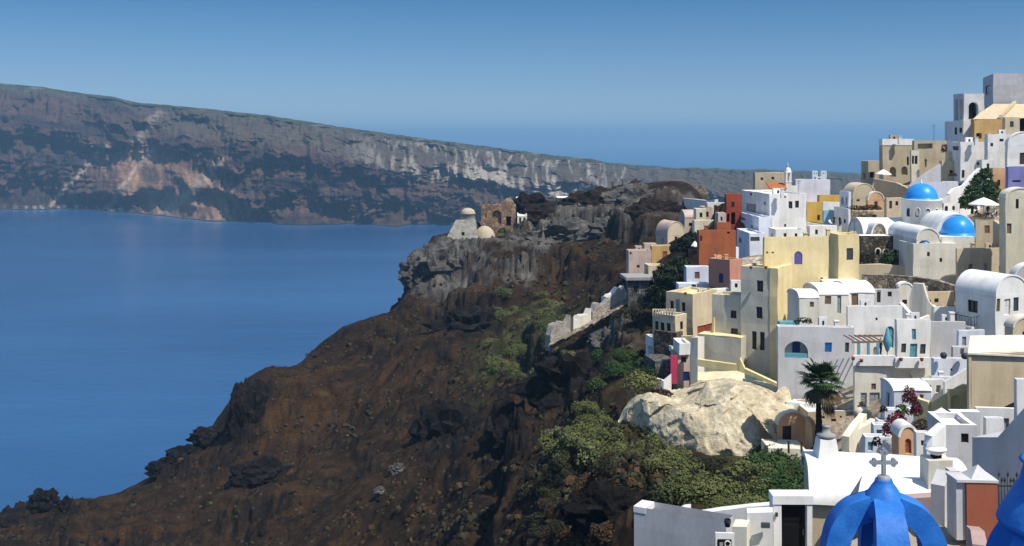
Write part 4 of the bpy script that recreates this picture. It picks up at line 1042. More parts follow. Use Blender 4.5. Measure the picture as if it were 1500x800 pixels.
wall('pillar_wall', 'tall pale grey buttress between the magenta wall and the grey cement house', [(1011, 494, 575, 123), (1022, 494, 575, 122.2)], 'pale', 1.2)
wall('garden_wall', 'white parapet zigzagging above the buttress in front of the cream house', [(998, 492, 500, 128), (1022, 493, 500, 126), (1042, 484, 498, 125.4), (1044, 466, 498, 125.3), (1046, 466, 498, 125.2)], 'roofyellow', .4, .5)
wall('garden_wall', 'low white wall turning around the magenta house', [(955, 553, 562, 122), (972, 558, 565, 121), (984, 548, 563, 121)], 'white', .4)
wall('garden_wall', 'short white wall end with an opening above the pale cliff', [(905, 563, 578, 126), (930, 558, 576, 125)], 'white', .4)

# ---- white houses in the middle
house('white_house', 'low white house with vaulted roofs and brown shutters before the yellow house', 'house',
      (1171, 1165, 1199, 437, 486, 115, 3, 'pale', 'vaultx', 9, [('F', 1189, 446, 6, 8, 'brown')], dict(W=4)),
      (1200, 1197, 1243, 432, 486, 116.5, 4, 'pale', 'vaultx', 12, [('F', 1213, 439, 9, 13, 'brown'), ('F', 1229, 446, 6, 26, 'door:greyshutter')], dict(W=5, part='middle_wall')),
      (1243, 1240, 1281, 429, 486, 118, 4, 'white', 'vaultx', 12, [('F', 1252, 439, 10, 17, 'brown')], dict(W=5, part='end_wall')),
      (1211, 1206, 1262, 421, 432, 124, 4, 'white', 'vaultx', 8, [], dict(W=4, dig=1, part='rear_vault')))
house('white_house', 'small white house with narrow dark door and square window right of brown shutters', 'house',
      (1282, 1280, 1318, 424, 458, 120, 3, 'greywhite', 'flat', 0, [('F', 1287.5, 434, 6, 19, 'door:darkwood'), ('F', 1304, 431, 6, 7, 'dwin')]),
      (1316, 1313, 1336, 420, 448, 121, 6, 'pale', 'vaulty', 6, [('F', 1325, 442, 7, 7, 'dwin')], dict(part='rear_vault')))
wall('ruined_wall', 'ruined beige wall with a steep slanting edge and a small window hole', [(1332, 436, 470, 119), (1337, 415, 470, 118.8), (1352, 416, 470, 118.2), (1357, 436, 470, 118), (1364, 447, 470, 117.8), (1368, 450, 470, 117.6)], 'pale', .7)
house('white_house', 'tall blank white wall house behind the wooden pergola', 'house',
      (1242, 1240, 1322, 449, 540, 114.5, 2, 'white', 'flat', 0, [('F', 1284, 467, 3, 4, 'dwin'), ('F', 1303, 494, 12, 32, 'door:teal', 1), ('F', 1282, 517, 6, 18, 'hole', 1)]))
T = house('white_house', 'grey white house with a big arched niche and navy shutter behind the palm', 'house',
          (1140, 1138, 1252, 478, 600, 110, -6, 'greywhite', 'flat', 0, [('F', 1166.5, 512, 34, 25, 'niche', 1), ('F', 1213, 509, 10, 15, 'blue'), ('F', 1240.5, 509, 6, 14, 'slate')]))
b0 = T.b[0]; a0 = b0.along('F', 1163); a1 = b0.along('F', 1174); zz = [(HZ - y) / F * 110 - b0.O.z for y in (518, 501)]
w_ = MB(); o = b0.at(a0, .8, zz[0]); w_.box(o, b0.at(a1, .8, zz[0]) - o, b0.at(a0, .9, zz[0]) - o, K * (zz[1] - zz[0])); T.part('window', w_, 'navy')
a0 = b0.along('F', 1150); a1 = b0.along('F', 1183); z1 = (HZ - 517.5) / F * 110 - b0.O.z; z0 = (HZ - 524) / F * 110 - b0.O.z
w_ = MB(); o = b0.at(a0, .05, z0); w_.box(o, b0.at(a1, .05, z0) - o, b0.at(a0, .25, z0) - o, K * (z1 - z0)); T.part('sill', w_, 'teal')
pt = MB(); pt.cbox(P(1154, 477, 111.6), 1.9, 1.2, .45); solo('water_tank', 'teal painted water tank on the flat roof above the arched niche', 'tank', pt, 'teal')
house('white_house', 'white house with teal door and upper teal shutter between two dark windows', 'house',
      (1314, 1311, 1363, 469, 540, 108, 4, 'white', 'flat', 0, [('F', 1323, 510, 7, 14, 'slate'), ('F', 1338, 514, 11, 21, 'door:teal'), ('F', 1352, 511, 8, 14, 'slate'), ('F', 1338, 490, 6, 16, 'teal')], dict(rmat='roofcream')),
      (1363, 1361, 1414, 471, 552, 108.6, -7, 'greywhite', 'flat', 0, [], dict(rmat='roofcream', part='side_wall')),
      (1368, 1366, 1400, 450, 474, 114, 2, 'white', 'flat', 0, [], dict(dig=1, part='rear_room')))
house('white_house', 'grey white terrace house with three grey shuttered doors under the white parapet', 'house',
      (1252, 1250, 1364, 527, 612, 103.5, 3, 'pale', 'flat', 0, [('F', 1279, 566, 7, 9, 'brown'), ('F', 1265, 586, 9, 22, 'greyshutter'), ('F', 1281, 587, 15, 25, 'door:greyshutter'), ('F', 1296, 585, 9, 22, 'greyshutter'), ('F', 1324, 556, 26, 24, 'niche', 1), ('F', 1351, 566, 12, 7, 'greyshutter')], dict(rmat='roofwhite')))
house('white_house', 'small stepped white house with dark pots on its roof left of the big tan block', 'house',
      (1368, 1364, 1420, 526, 556, 99, -2, 'bluewhite', 'flat', 0, [('F', 1394, 542, 3, 3, 'dwin')]),
      (1364, 1362, 1398, 552, 600, 97.5, -3, 'bluewhite', 'flat', 0, [('F', 1374, 569, 6, 8, 'dwin'), ('F', 1366, 568, 3, 8, 'dwin')], dict(part='lower_storey')))
for x, lab in ((1382, 'left dark clay pot on the small stepped white house'), (1413, 'right dark clay pot on the small stepped white house')):
    pb = MB(); pb.lathe(P(x, 525.5, 98.3), [(.0, 0), (.22, 0), (.3, .2), (.27, .42), (.2, .5), (.16, .46), (0, .3)], 14); solo('flower_pot', lab, 'pot', pb, 'iron')
T = house('vaulted_house', 'bright white barrel vaulted house with a black iron balcony and three gable openings', 'house',
          (1458, 1400, 1506, 434, 520, 107, 26, 'white', 'vaulty', 29, [('L', 1425, 449, 14, 18, 'dwin'), ('L', 1430, 489, 6, 6, 'slate'), ('F', 1461, 447, 7, 20, 'brown'), ('F', 1475, 450, 9, 24, 'door:frame'), ('F', 1488, 446, 8, 20, 'slate'), ('F', 1475, 424, 7, 9, 'greyshutter')]))
b0 = T.b[0]; y0, y1 = b0.along('L', 1434), b0.along('L', 1404); zb = (HZ - 470) / F * 112 - b0.O.z
s_ = MB(); o = b0.at(-1.1, y0, zb); s_.box(o, b0.at(-.0, y0, zb) - o, b0.at(-1.1, y1, zb) - o, K * -.18); T.part('balcony_slab', s_, 'white')
s_ = MB()
for i in range(15):
    yy = y0 + (y1 - y0) * i / 14; s_.tube([b0.at(-1.05, yy, zb), b0.at(-1.05, yy, zb + .95)], .028, 4)
for yy in (y0, y1):
    for q in (.3, .65): s_.tube([b0.at(-1.05 * q, yy, zb), b0.at(-1.05 * q, yy, zb + .95)], .028, 4)
s_.tube([b0.at(0, y0, zb + .95), b0.at(-1.05, y0, zb + .95), b0.at(-1.05, y1, zb + .95), b0.at(0, y1, zb + .95)], .035, 4)
T.part('balcony_railing', s_, 'iron')
house('vaulted_house', 'tan barrel vaulted room right below the bright white vaulted house', 'house',
      (1484, 1472, 1530, 480, 520, 97, 12, 'sand', 'vaulty', 16, [('F', 1502, 492, 8, 12, 'dwin')], dict(rmat='roofcream')))
house('white_house', 'grey white arched porch with a wide dark arch at the right edge', 'house',
      (1486, 1478, 1530, 410, 445, 119, 2, 'greywhite', 'vaulty', 22, [('F', 1505, 414, 32, 28, 'hole', 1)]))
T = house('tan_house', 'large blank tan plaster block with a recessed panel and sloping cream top', 'house',
          (1419, 1416, 1560, 516, 620, 84, -2, 'tan', 'none', 0, [('F', 1490, 566, 134, 98, 'panel')]))
m_ = MB(); m_.add([P(1418, 516, 83.9), P(1560, 524, 83.7), P(1560, 490, 88.5), P(1421, 492, 88.5)], [(0, 1, 2, 3)]); m_.add([P(1418, 518.5, 83.9), P(1560, 526.5, 83.7), P(1560, 524, 83.7), P(1418, 516, 83.9)], [(0, 1, 2, 3)])
T.part('roof', m_, 'roofcream')

# ---- yellow courtyard, stairs and pink chapel
wall('courtyard_wall', 'mustard yellow courtyard wall rising in a slant to the tan block', [(1362, 592, 612, 90), (1380, 580, 612, 89.5), (1400, 568, 612, 89), (1408, 564, 612, 88.8), (1420, 566, 612, 88.5)], 'yellow', .4)
wall('courtyard_wall', 'mustard yellow wall of the lower courtyard behind the red flowers', [(1338, 582, 640, 88), (1348, 586, 640, 87.5), (1360, 590, 640, 87)], 'yellow', .5)
ar = MB(); ar.lathe(P(1403, 577, 88.4), [(.1, .25)] + [(.55, -.3), (.45, .1)], 12); solo('water_jar', 'red clay jar on the slanting yellow courtyard wall', 'jar', ar, 'terracotta')
for i, (x0, yt, lab) in enumerate(((1267, 640, 'lowest white landing of the stair beside the beige ruined house'), (1279, 622, 'middle white landing of the stair with a light blue door'), (1296, 600, 'upper white landing of the stair under the white roof block'))):
    T = house('stair_block', lab, 'stairs', (x0, x0 - 4, x0 + 42, yt, 668, 84 + i * 3, -6, 'bluewhite', 'flat', 0, [('F', x0 + 8, yt + 14, 8, 13, 'door:teal')] if i < 2 else [], {}))
house('white_house', 'little white house with rounded roof in front of the grey shuttered doors', 'house',
      (1310, 1297, 1364, 572, 640, 93, -3, 'bluewhite', 'vaultx', 6, [('F', 1322, 600, 8, 14, 'dwin')], dict(W=4)))
T = house('chapel', 'tiny dusty pink chapel with an arched terracotta door among red flowers', 'chapel',
          (1317, 1314, 1345, 640, 668, 76, 0, 'peach', 'vaulty', 16, [('F', 1331, 650, 9, 28, 'door:terracotta', 1)], dict(W=1.6, rmat='roofwhite')))

T = house('stone_house', 'tan ruined house with an arched front, black door and holed side wall under the palm', 'house',
          (1139, 1136, 1182, 622, 660, 102, 2, 'peach', 'vaulty', 20, [('F', 1153, 636, 13, 28, 'door:black'), ('F', 1153, 611, 3, 4, 'dwin')], dict(rmat='roofcream')),
          (1183, 1181, 1276, 603, 665, 104, 2, 'beige', 'flat', 0, [('F', 1206, 612, 4, 4, 'hole'), ('F', 1221, 616, 8, 4, 'hole'), ('F', 1210, 605, 5, 3, 'hole'), ('F', 1232, 611, 3, 3, 'hole'), ('F', 1240, 612, 3, 3, 'hole'), ('F', 1252, 615, 3, 3, 'hole'), ('F', 1216, 634, 12, 14, 'hole'), ('F', 1244, 628, 4, 4, 'hole'), ('F', 1202, 630, 4, 8, 'hole')], dict(W=5, part='side_wall', rmat='roofwhite')))
wall('garden_wall', 'white curved coping between the palm house and the grey white house', [(1152, 588, 600, 106.8), (1190, 594, 604, 106.4), (1240, 598, 606, 106), (1284, 606, 614, 105.6)], 'white', .9)
wall('garden_wall', 'short tan ruined wall standing right of the palm trunk', [(1180, 611, 650, 101), (1186, 617, 650, 100.6), (1190, 628, 650, 100.3)], 'peach', .6)
wall('stair_wall', 'sunlit cream stair parapet descending toward the white chimney', [(1236, 646, 660, 92), (1252, 632, 660, 92), (1274, 620, 660, 92.5), (1284, 614, 660, 93)], 'roofcream', .6)

# ---- small houses, terraces and sheds packed between the bigger ones
for spec in (
    ('beige_house', 'tiny beige hut with two dark doorways under the ridge arches', (1314, 1310, 1332, 272, 302, 186, 2, 'beige', 'flat', 0, [('F', 1318, 286, 3.5, 12, 'hole'), ('F', 1326, 286, 3.5, 12, 'hole')])),
    ('sand_house', 'low sand coloured room left of the round blue dome', (1299, 1295, 1322, 290, 318, 170, 3, 'sand', 'flat', 0, [('F', 1305, 300, 4, 11, 'door:darkwood'), ('F', 1314, 298, 4, 6, 'dwin')])),
    ('white_shed', 'small white shed between the lilac garden wall and the cubic white house', (1384, 1379, 1402, 266, 280, 170, 0, 'white', 'flat', 0, [('F', 1391, 274, 5, 7, 'dwin')])),
    ('white_house', 'narrow white room with an arched door right of the round blue dome', (1382, 1379, 1406, 298, 326, 153, 2, 'white', 'flat', 0, [('F', 1380 + 6, 307, 5, 10, 'dwin', 1), ('F', 1397, 305, 4, 6, 'dwin')])),
    ('white_house', 'low white room behind the green climbing tree at the upper right', (1438, 1434, 1456, 234, 256, 172, 0, 'white', 'flat', 0, [('F', 1447, 243, 4, 8, 'door:darkwood')])),
    ('white_house', 'low white terrace room in front of the light blue wall', (1186, 1181, 1226, 331, 350, 172, 2, 'white', 'flat', 0, [('F', 1196, 340, 4, 7, 'dwin'), ('F', 1212, 340, 4, 7, 'navy')])),
    ('white_house', 'white annex with a small vault at the foot of the big white house', (1136, 1126, 1182, 336, 356, 172, 2, 'white', 'flat', 0, [('F', 1150, 345, 4, 6, 'dwin'), ('F', 1166, 345, 4, 6, 'dwin')])),
    ('pink_house', 'small pinkish room above the orange red house roof', (1052, 1047, 1064, 312, 330, 180, 3, 'pinkbeige', 'flat', 0, [('F', 1057, 320, 3, 6, 'dwin')])),
    ('cream_house', 'small cream room between the pinkish vault and the grey white doorway house', (1020, 1016, 1034, 306, 324, 216, 3, 'cream', 'flat', 0, [('F', 1027, 315, 4, 7, 'hole')])),
    ('sand_house', 'sand coloured cellar room below the small ochre house', (950, 944, 975, 389, 412, 196, 5, 'sand', 'flat', 0, [('F', 958, 400, 4, 7, 'dwin'), ('F', 967, 401, 4, 8, 'door:brown')])),
    ('white_house', 'white house corner with two windows just left of the white barrel vaulted house', (1372, 1368, 1402, 458, 486, 118, 3, 'white', 'flat', 0, [('F', 1380, 470, 5, 8, 'dwin'), ('F', 1393, 470, 5, 8, 'dwin')])),
    ('white_house', 'small white porch room with a blue door beside the brown earth house', (1352, 1349, 1372, 452, 474, 120, 3, 'white', 'flat', 0, [('F', 1361, 464, 6, 13, 'door:blue')])),
    ('beige_house', 'beige lower wall with a pale vault under the right edge grey porch', (1478, 1474, 1512, 440, 470, 113, 2, 'beige', 'flat', 0, [('F', 1489, 452, 5, 9, 'dwin')])),
    ('white_house', 'white room with grey shutters beneath the iron balcony', (1404, 1401, 1442, 484, 512, 104, 2, 'bluewhite', 'flat', 0, [('F', 1412, 500, 6, 14, 'greyshutter'), ('F', 1428, 498, 7, 9, 'slate')])),
    ('white_house', 'white terrace block with dark doorway left of the big tan block', (1396, 1393, 1419, 508, 540, 101, 0, 'greywhite', 'flat', 0, [('F', 1410, 505 + 8, 6, 14, 'hole')])),
    ('white_house', 'white kitchen block with a flue under the yellow slanting wall', (1352, 1348, 1384, 556, 584, 95, -2, 'white', 'flat', 0, [('F', 1361, 568, 6, 9, 'slate'), ('F', 1375, 570, 7, 12, 'hole')])),
    ('yellow_house', 'yellow arched alcove room against the big tan block', (1391, 1388, 1420, 572, 612, 87, -1, 'yellow', 'flat', 0, [('F', 1399, 590, 16, 22, 'niche', 1)])),
    ('white_house', 'bluish white room with a light blue door right of the palm', (1286, 1281, 1304, 616, 650, 90, -2, 'bluewhite', 'flat', 0, [('F', 1291, 628, 8, 12, 'teal')])),
    ('beige_house', 'small beige vaulted store behind the white stair landings', (1256, 1251, 1276, 608, 640, 97, 3, 'sand', 'vaulty', 7, [('F', 1266, 622, 6, 9, 'hole')])),
    ('white_house', 'low white room with a dark window behind the bowl topped chimney', (1342, 1338, 1366, 634, 668, 68, -3, 'white', 'flat', 0, [('F', 1352, 650, 6, 8, 'dwin')])),
    ('white_house', 'white roof room with a tiny window behind the stepped white wall', (1444, 1440, 1470, 612, 650, 60, -4, 'white', 'flat', 0, [('F', 1454, 628, 4, 5, 'dwin')])),
    ('white_house', 'little white house end with navy window below the small white cube room', (1046, 1040, 1070, 424, 440, 143, 20, 'white', 'flat', 0, [('F', 1058, 432, 5, 6, 'navy')])),
    ('cream_house', 'cream lower annex with a round topped door under the red doored cream house', (1016, 1008, 1042, 500, 530, 128, 30, 'sand', 'flat', 0, [('F', 1026, 512, 6, 14, 'door:brown', 1)]))):
    house(spec[0], spec[1], spec[0].split('_')[1], spec[2])
wall('terrace_wall', 'long low stepped terrace wall below the long beige house', [(1400, 416, 440, 128), (1430, 424, 450, 124), (1462, 434, 460, 120)], 'sand', .5)
wall('terrace_wall', 'low white terrace wall edging the roof beside the light blue wall', [(1182, 326, 336, 176), (1206, 329, 338, 175), (1232, 330, 340, 174)], 'white', .4)
wall('terrace_wall', 'white parapet in front of the navy windowed bluish stepped house', [(988, 428, 438, 152), (1016, 430, 440, 150.5), (1040, 431, 440, 150)], 'white', .3)
wall('terrace_wall', 'curved white parapet along the path under the small square window house', [(1318, 444, 462, 116), (1342, 470, 486, 113.5), (1362, 462, 480, 114)], 'white', .4)
wall('terrace_wall', 'white slanting parapet beside the kitchen block flue', [(1384, 560, 584, 94), (1404, 548, 580, 94), (1418, 540, 580, 94)], 'white', .4)

WOB = .05
# ================================================================== pale cliff under the yellow house
mb = sheet([[P(900, 655, 112), P(960, 664, 107.5), P(1040, 676, 103.2), P(1100, 680, 102.5), P(1152, 668, 104)],
            [P(902, 636, 112.6), P(958, 640, 108), P(1035, 652, 103.8), P(1095, 656, 103.2), P(1150, 640, 104.8)],
            [P(904, 618, 113), P(955, 612, 108.5), P(1032, 632, 104.6), P(1088, 628, 104.4), P(1149, 612, 105.6)],
            [P(912, 600, 113.4), P(940, 586, 110), P(1000, 604, 106.6), P(1028, 612, 105.8), P(1080, 596, 105.8), P(1148, 596, 107)],
            [P(926, 582, 114), P(950, 577, 110.6), P(985, 597, 108), P(1024, 603, 107), P(1040, 585, 107.8), P(1075, 566, 107.6), P(1125, 578, 108.6), P(1150, 582, 110)],
            [P(940, 578, 117), P(965, 577, 114), P(995, 590, 111), P(1020, 585, 110), P(1034, 560, 111.5), P(1072, 557, 111.5), P(1138, 568, 113), P(1152, 572, 114)],
            [P(960, 574, 124), P(1000, 570, 124), P(1030, 553, 123), P(1070, 552, 122), P(1140, 560, 122), P(1155, 562, 121)]], 190, 150, .42, .30, 3.0, facet=.9)
solo('cliff', 'pale cream tuff cliff face below the yellow and grey house', 'cliff', mb, 'tuff')
mb = sheet([[P(1022, 556, 114), P(1080, 560, 113), P(1140, 578, 112)], [P(1022, 545, 116), P(1080, 543, 115), P(1138, 566, 113.5)]], 40, 12, .08, .6, 1.0)
solo('plaster_apron', 'ochre washed cement apron sloping from the grey house onto the pale cliff', 'wall', mb, 'ramp')
mb = sheet([[P(1100, 600, 103.5), P(1130, 640, 101), P(1150, 660, 101)], [P(1120, 580, 106), P(1142, 610, 104), P(1156, 640, 103)], [P(1150, 566, 109), P(1162, 590, 107), P(1170, 606, 106)]], 40, 40, .6, .5, 9.0)
solo('cliff_spur', 'knobbly cream tuff spur between the pale cliff and the arched tan house', 'cliff', mb, 'tuff')

# ---- pale ruins and boulders along the slope
for i, (pts, lab) in enumerate((
        ([(806, 484, 506, 186), (812, 470, 500, 186.5), (824, 467, 494, 187.2), (836, 462, 488, 188)], 'ruined whitish wall block lowest on the slope'),
        ([(840, 464, 478, 188.5), (852, 458, 474, 189.5), (866, 452, 468, 191)], 'second ruined whitish wall above the lowest block on the slope'),
        ([(868, 448, 460, 192), (880, 440, 456, 193), (894, 437, 450, 194)], 'third ruined whitish wall on the slope with a broken top'),
        ([(888, 432, 446, 196), (900, 424, 440, 197), (914, 416, 436, 198), (919, 430, 440, 198)], 'uppermost ruined whitish wall on the slope beside the dark grey stone house'))):
    rr_ = random.Random(i); q = []
    for a, b in zip(pts[:-1], pts[1:]):
        for k in range(4): t = k / 4; q.append(tuple(a[j] + (b[j] - a[j]) * t + (rr_.uniform(1.0, 9.0) if j == 1 else 0) for j in range(4)))
    wall('ruined_wall', lab, q + [pts[-1]], 'pale' if i in (1, 3) else 'ruin', 1.4, 1.0)
mb = sheet([[P(803, 508, 184.5), P(850, 484, 187), P(918, 446, 193)], [P(806, 500, 187), P(850, 476, 191), P(918, 440, 197)], [P(812, 490, 191), P(860, 464, 197), P(918, 432, 202)]], 90, 40, 1.2, .5, 4.0, ridge=True)
solo('rubble_terrace', 'pale rubble terrace joining the ruined walls on the slope', 'terrace', mb, 'rubble')


def boulder(px, py, Y, sx, sy, sz, seed, mat, lab, cat='rock', name='boulder', group=None, rz=0, rough=.5, sub=4, boxy=0):
    p = P(px, py, Y); o = link(name, rock_mesh(name, sx, sy, sz, seed, mat, sub, rough, boxy), None, p); o.rotation_euler = (0, 0, rz)
    props(o, lab, cat, group); return o


boulder(890, 508, 176, 3.0, 2.5, 2.4, 1.2, 'greyrock', 'grey limestone boulder lower left of the pair below the ruined walls')
boulder(920, 506, 174, 3.2, 2.6, 3.2, 4.4, 'greyrock', 'taller grey limestone boulder right of the pair below the ruined walls')
boulder(364, 630, 250, 4.2, 6.0, 9.6, 7.7, 'lava', 'tall dark lava buttress standing on the lower left ridge', name='rock_outcrop', rough=.3, sub=5, boxy=5)  # shaded look of the outcrops comes from their near-black colour
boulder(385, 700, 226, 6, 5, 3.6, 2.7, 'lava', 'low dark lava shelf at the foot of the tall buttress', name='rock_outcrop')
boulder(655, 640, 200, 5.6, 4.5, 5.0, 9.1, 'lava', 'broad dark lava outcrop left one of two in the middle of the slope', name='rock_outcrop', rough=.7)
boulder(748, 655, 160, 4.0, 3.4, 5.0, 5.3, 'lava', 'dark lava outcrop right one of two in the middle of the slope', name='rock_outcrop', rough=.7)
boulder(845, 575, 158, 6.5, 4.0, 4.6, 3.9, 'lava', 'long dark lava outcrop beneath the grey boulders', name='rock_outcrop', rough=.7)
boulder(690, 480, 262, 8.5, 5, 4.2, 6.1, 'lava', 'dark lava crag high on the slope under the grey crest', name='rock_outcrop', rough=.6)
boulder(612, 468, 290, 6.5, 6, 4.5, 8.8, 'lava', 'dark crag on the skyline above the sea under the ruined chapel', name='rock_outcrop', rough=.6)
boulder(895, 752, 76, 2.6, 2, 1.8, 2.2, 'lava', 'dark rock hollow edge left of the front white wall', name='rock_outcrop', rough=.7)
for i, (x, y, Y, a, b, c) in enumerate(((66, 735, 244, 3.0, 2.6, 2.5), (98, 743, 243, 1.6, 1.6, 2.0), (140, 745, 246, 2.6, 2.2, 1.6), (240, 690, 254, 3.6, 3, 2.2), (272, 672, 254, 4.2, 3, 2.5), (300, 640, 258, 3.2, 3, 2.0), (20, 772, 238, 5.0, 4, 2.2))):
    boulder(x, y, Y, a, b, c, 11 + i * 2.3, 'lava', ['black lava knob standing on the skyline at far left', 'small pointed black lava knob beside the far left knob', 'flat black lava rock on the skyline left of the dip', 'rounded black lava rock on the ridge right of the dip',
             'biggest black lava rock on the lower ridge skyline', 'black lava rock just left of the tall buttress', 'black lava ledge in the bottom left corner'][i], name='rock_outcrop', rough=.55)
boulder(582, 690, 186, 1.3, 1.1, 1.3, 3.3, 'greyrock', 'lone round grey boulder lying on the brown slope')
boulder(556, 720, 176, .9, .8, .7, 5.9, 'greyrock', 'smaller grey boulder below the lone round one on the brown slope')
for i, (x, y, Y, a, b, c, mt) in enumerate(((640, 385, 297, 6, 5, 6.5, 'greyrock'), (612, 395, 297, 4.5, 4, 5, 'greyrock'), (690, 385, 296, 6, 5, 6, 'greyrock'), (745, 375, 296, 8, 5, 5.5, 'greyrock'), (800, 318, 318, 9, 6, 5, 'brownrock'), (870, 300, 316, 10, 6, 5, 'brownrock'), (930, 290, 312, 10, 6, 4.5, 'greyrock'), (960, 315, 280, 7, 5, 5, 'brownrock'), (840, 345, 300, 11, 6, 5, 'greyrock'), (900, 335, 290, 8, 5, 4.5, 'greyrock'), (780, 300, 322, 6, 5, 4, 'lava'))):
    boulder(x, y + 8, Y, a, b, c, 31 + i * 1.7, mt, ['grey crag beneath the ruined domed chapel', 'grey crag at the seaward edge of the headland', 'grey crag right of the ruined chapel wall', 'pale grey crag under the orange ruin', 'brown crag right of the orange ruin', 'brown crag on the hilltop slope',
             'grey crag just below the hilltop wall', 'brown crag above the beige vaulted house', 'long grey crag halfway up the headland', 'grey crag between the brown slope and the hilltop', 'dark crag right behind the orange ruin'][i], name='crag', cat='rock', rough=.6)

# ---- the headland ruins
T = Thing('ruined_chapel', 'ruined grey stone chapel with a round dome at the edge of the headland', 'chapel', P(686, 352, 300))
b_ = MB(); b_.add([P(652, 352, 299), P(700, 352, 299), P(700, 352, 306), P(652, 352, 306), P(668, 322, 300.5), P(697, 322, 300.5), P(697, 322, 305), P(668, 322, 305), P(652, 375, 298), P(703, 375, 298)], [(0, 1, 5, 4), (1, 2, 6, 5), (2, 3, 7, 6), (3, 0, 4, 7), (4, 5, 6, 7), (0, 1, 9, 8)]); T.part('wall', b_, 'ruin')
q = P(685.5, 321, 302.5); b_ = MB(); b_.lathe(q - K * .3, [(2.0, 0), (2.0, 1.7), (2.1, 1.75), (2.1, 1.95), (1.9, 1.95)], 20); T.part('drum', b_, 'chapel')
b_ = MB(); b_.lathe(q + K * 1.6, [(2.0 * math.cos(a), 1.5 * math.sin(a)) for a in np.linspace(0, math.pi / 2, 10)], 20); T.part('dome', b_, 'chapelcap')
b_ = MB(); b_.cbox(P(678.5, 346, 299.6), .8, .5, 1.1); T.part('window', b_, 'dark')
b_ = MB(); b_.lathe(P(710, 350, 302), [(2.9, -3), (2.9, 0)] + [(2.9 * math.cos(a), 3.6 * math.sin(a)) for a in np.linspace(0.1, math.pi / 2, 10)], 20); T.part('apse', b_, 'chapelcap')
house('ruined_castle', 'orange battlemented ruin wall with a blind arch on the headland', 'castle',
      (705, 702, 756, 301, 352, 306, 1, 'castlestone', 'plain', 0, [('F', 728, 318, 13, 20, 'niche', 1), ('F', 745, 324, 7, 14, 'hole'), ('F', 712, 316, 2, 6, 'dwin')], dict(W=6)))
for i, x in enumerate((708, 715.5, 724, 732, 740, 748)):
    pass
b_ = MB()
for x in (706, 712.5, 720, 728, 736, 743.5, 751): b_.cbox(P(x, 301.2, 306.6), .75, .9, 1.0)
bpy.data.objects['ruined_castle']  # the battlements belong to the ruin
o_ = bpy.data.objects['ruined_castle']; bo = link('battlement', b_.mesh('battlement', ['castlestone'], o_.location), o_)
b_ = MB(); b_.lathe(P(745, 299, 310), [(1.6 * math.cos(a), 1.7 * math.sin(a)) for a in np.linspace(0, math.pi / 2, 8)], 16); link('dome', b_.mesh('dome', ['castlestone'], o_.location), o_)
house('white_house', 'tiny white ruined house with two dark windows right beside the orange ruin', 'house',
      (758, 756, 772, 316, 340, 305, 0, 'pale', 'flat', 0, [('F', 762, 323, 3, 9, 'dwin'), ('F', 768, 323, 3, 9, 'dwin')]))
house('stone_house', 'low dark stone ruin with a white sill on the crest right of the orange ruin', 'house',
      (816, 814, 842, 290, 305, 324, 0, 'greystone', 'plain', 0, [('F', 826, 297, 4, 5, 'hole')], dict(rmat='roofwhite')))
wall('ruined_wall', 'old fortress wall of dark stone on top of the hill', [(950, 268, 300, 315), (975, 265, 298, 313), (1000, 266, 298, 312), (1012, 272, 300, 311), (1020, 284, 302, 308)], 'darkstone', 4)
wall('garden_wall', 'short white wall on the hilltop in front of the fortress wall', [(938, 279, 286, 312), (955, 280, 287, 311)], 'pale', .8)
wall('garden_wall', 'white path wall descending from the hilltop fortress to the first houses', [(998, 290, 298, 296), (1018, 292, 300, 285), (1036, 294, 303, 270), (1052, 292, 303, 255)], 'white', .8)
wall('retaining_wall', 'dark stepped retaining wall below the orange ruin', [(760, 342, 352, 300), (790, 340, 352, 300), (800, 334, 352, 301)], 'darkstone', 2)

# ================================================================== foreground
T = house('vaulted_house', 'long white barrel roofed house with an ochre gable behind the cross', 'house',
          (1190, None, 1426, 735, 830, 48, -11, 'tan', 'none', 0, [], dict(W=5.2)))
b0 = T.b[0]; LL = b0.L; rise = 1.28; n = 24; wd_ = 5.3
# a barrel roof whose ridge runs along the front, with a curved gable at its left end
rf = MB(); pr = [(wd_ / 2 - (wd_ / 2 + .25) * math.cos(math.pi * k / n), -.05 + (rise + .1) * math.sin(math.pi * k / n)) for k in range(n + 1)]
vs = [b0.at(x, y, b0.h + z) for x in np.linspace(-.12, LL + .1, 14) for y, z in pr]
rf.add(vs, [(i * (n + 1) + k, (i + 1) * (n + 1) + k, (i + 1) * (n + 1) + k + 1, i * (n + 1) + k + 1) for i in range(13) for k in range(n)], 0, True)
ri = [(wd_ / 2 - (wd_ / 2 - .1) * math.cos(math.pi * k / n), -.1 + (rise - .12) * math.sin(math.pi * k / n)) for k in range(n + 1)]
for x in (-.12, LL + .1): rf.add([b0.at(x, y, b0.h + z) for y, z in pr] + [b0.at(x, y, b0.h + z) for y, z in ri], [(k, k + 1, n + 2 + k, n + 1 + k) for k in range(n)])
T.part('roof', rf, 'roofwhite')
g_ = MB(); g_.poly(*[b0.at(.0, y, b0.h + z) for y, z in ri]); T.part('gable', g_, 'sand')
T = Thing('chimney', 'tapered white chimney with a collar on the left end of the long barrel roof', 'chimney', P(1210, 666, 50.4))
p = P(1210, 666, 50.4); b_ = MB(); s0, s1 = .52, .36
b_.add([p + Vector((x * s0, y * s0, -.4)) for x, y in ((-1, -1), (1, -1), (1, 1), (-1, 1))] + [p + Vector((x * s1, y * s1, .78)) for x, y in ((-1, -1), (1, -1), (1, 1), (-1, 1))], [(0, 1, 5, 4), (1, 2, 6, 5), (2, 3, 7, 6), (3, 0, 4, 7), (4, 5, 6, 7)]); T.part('stack', b_, 'white')
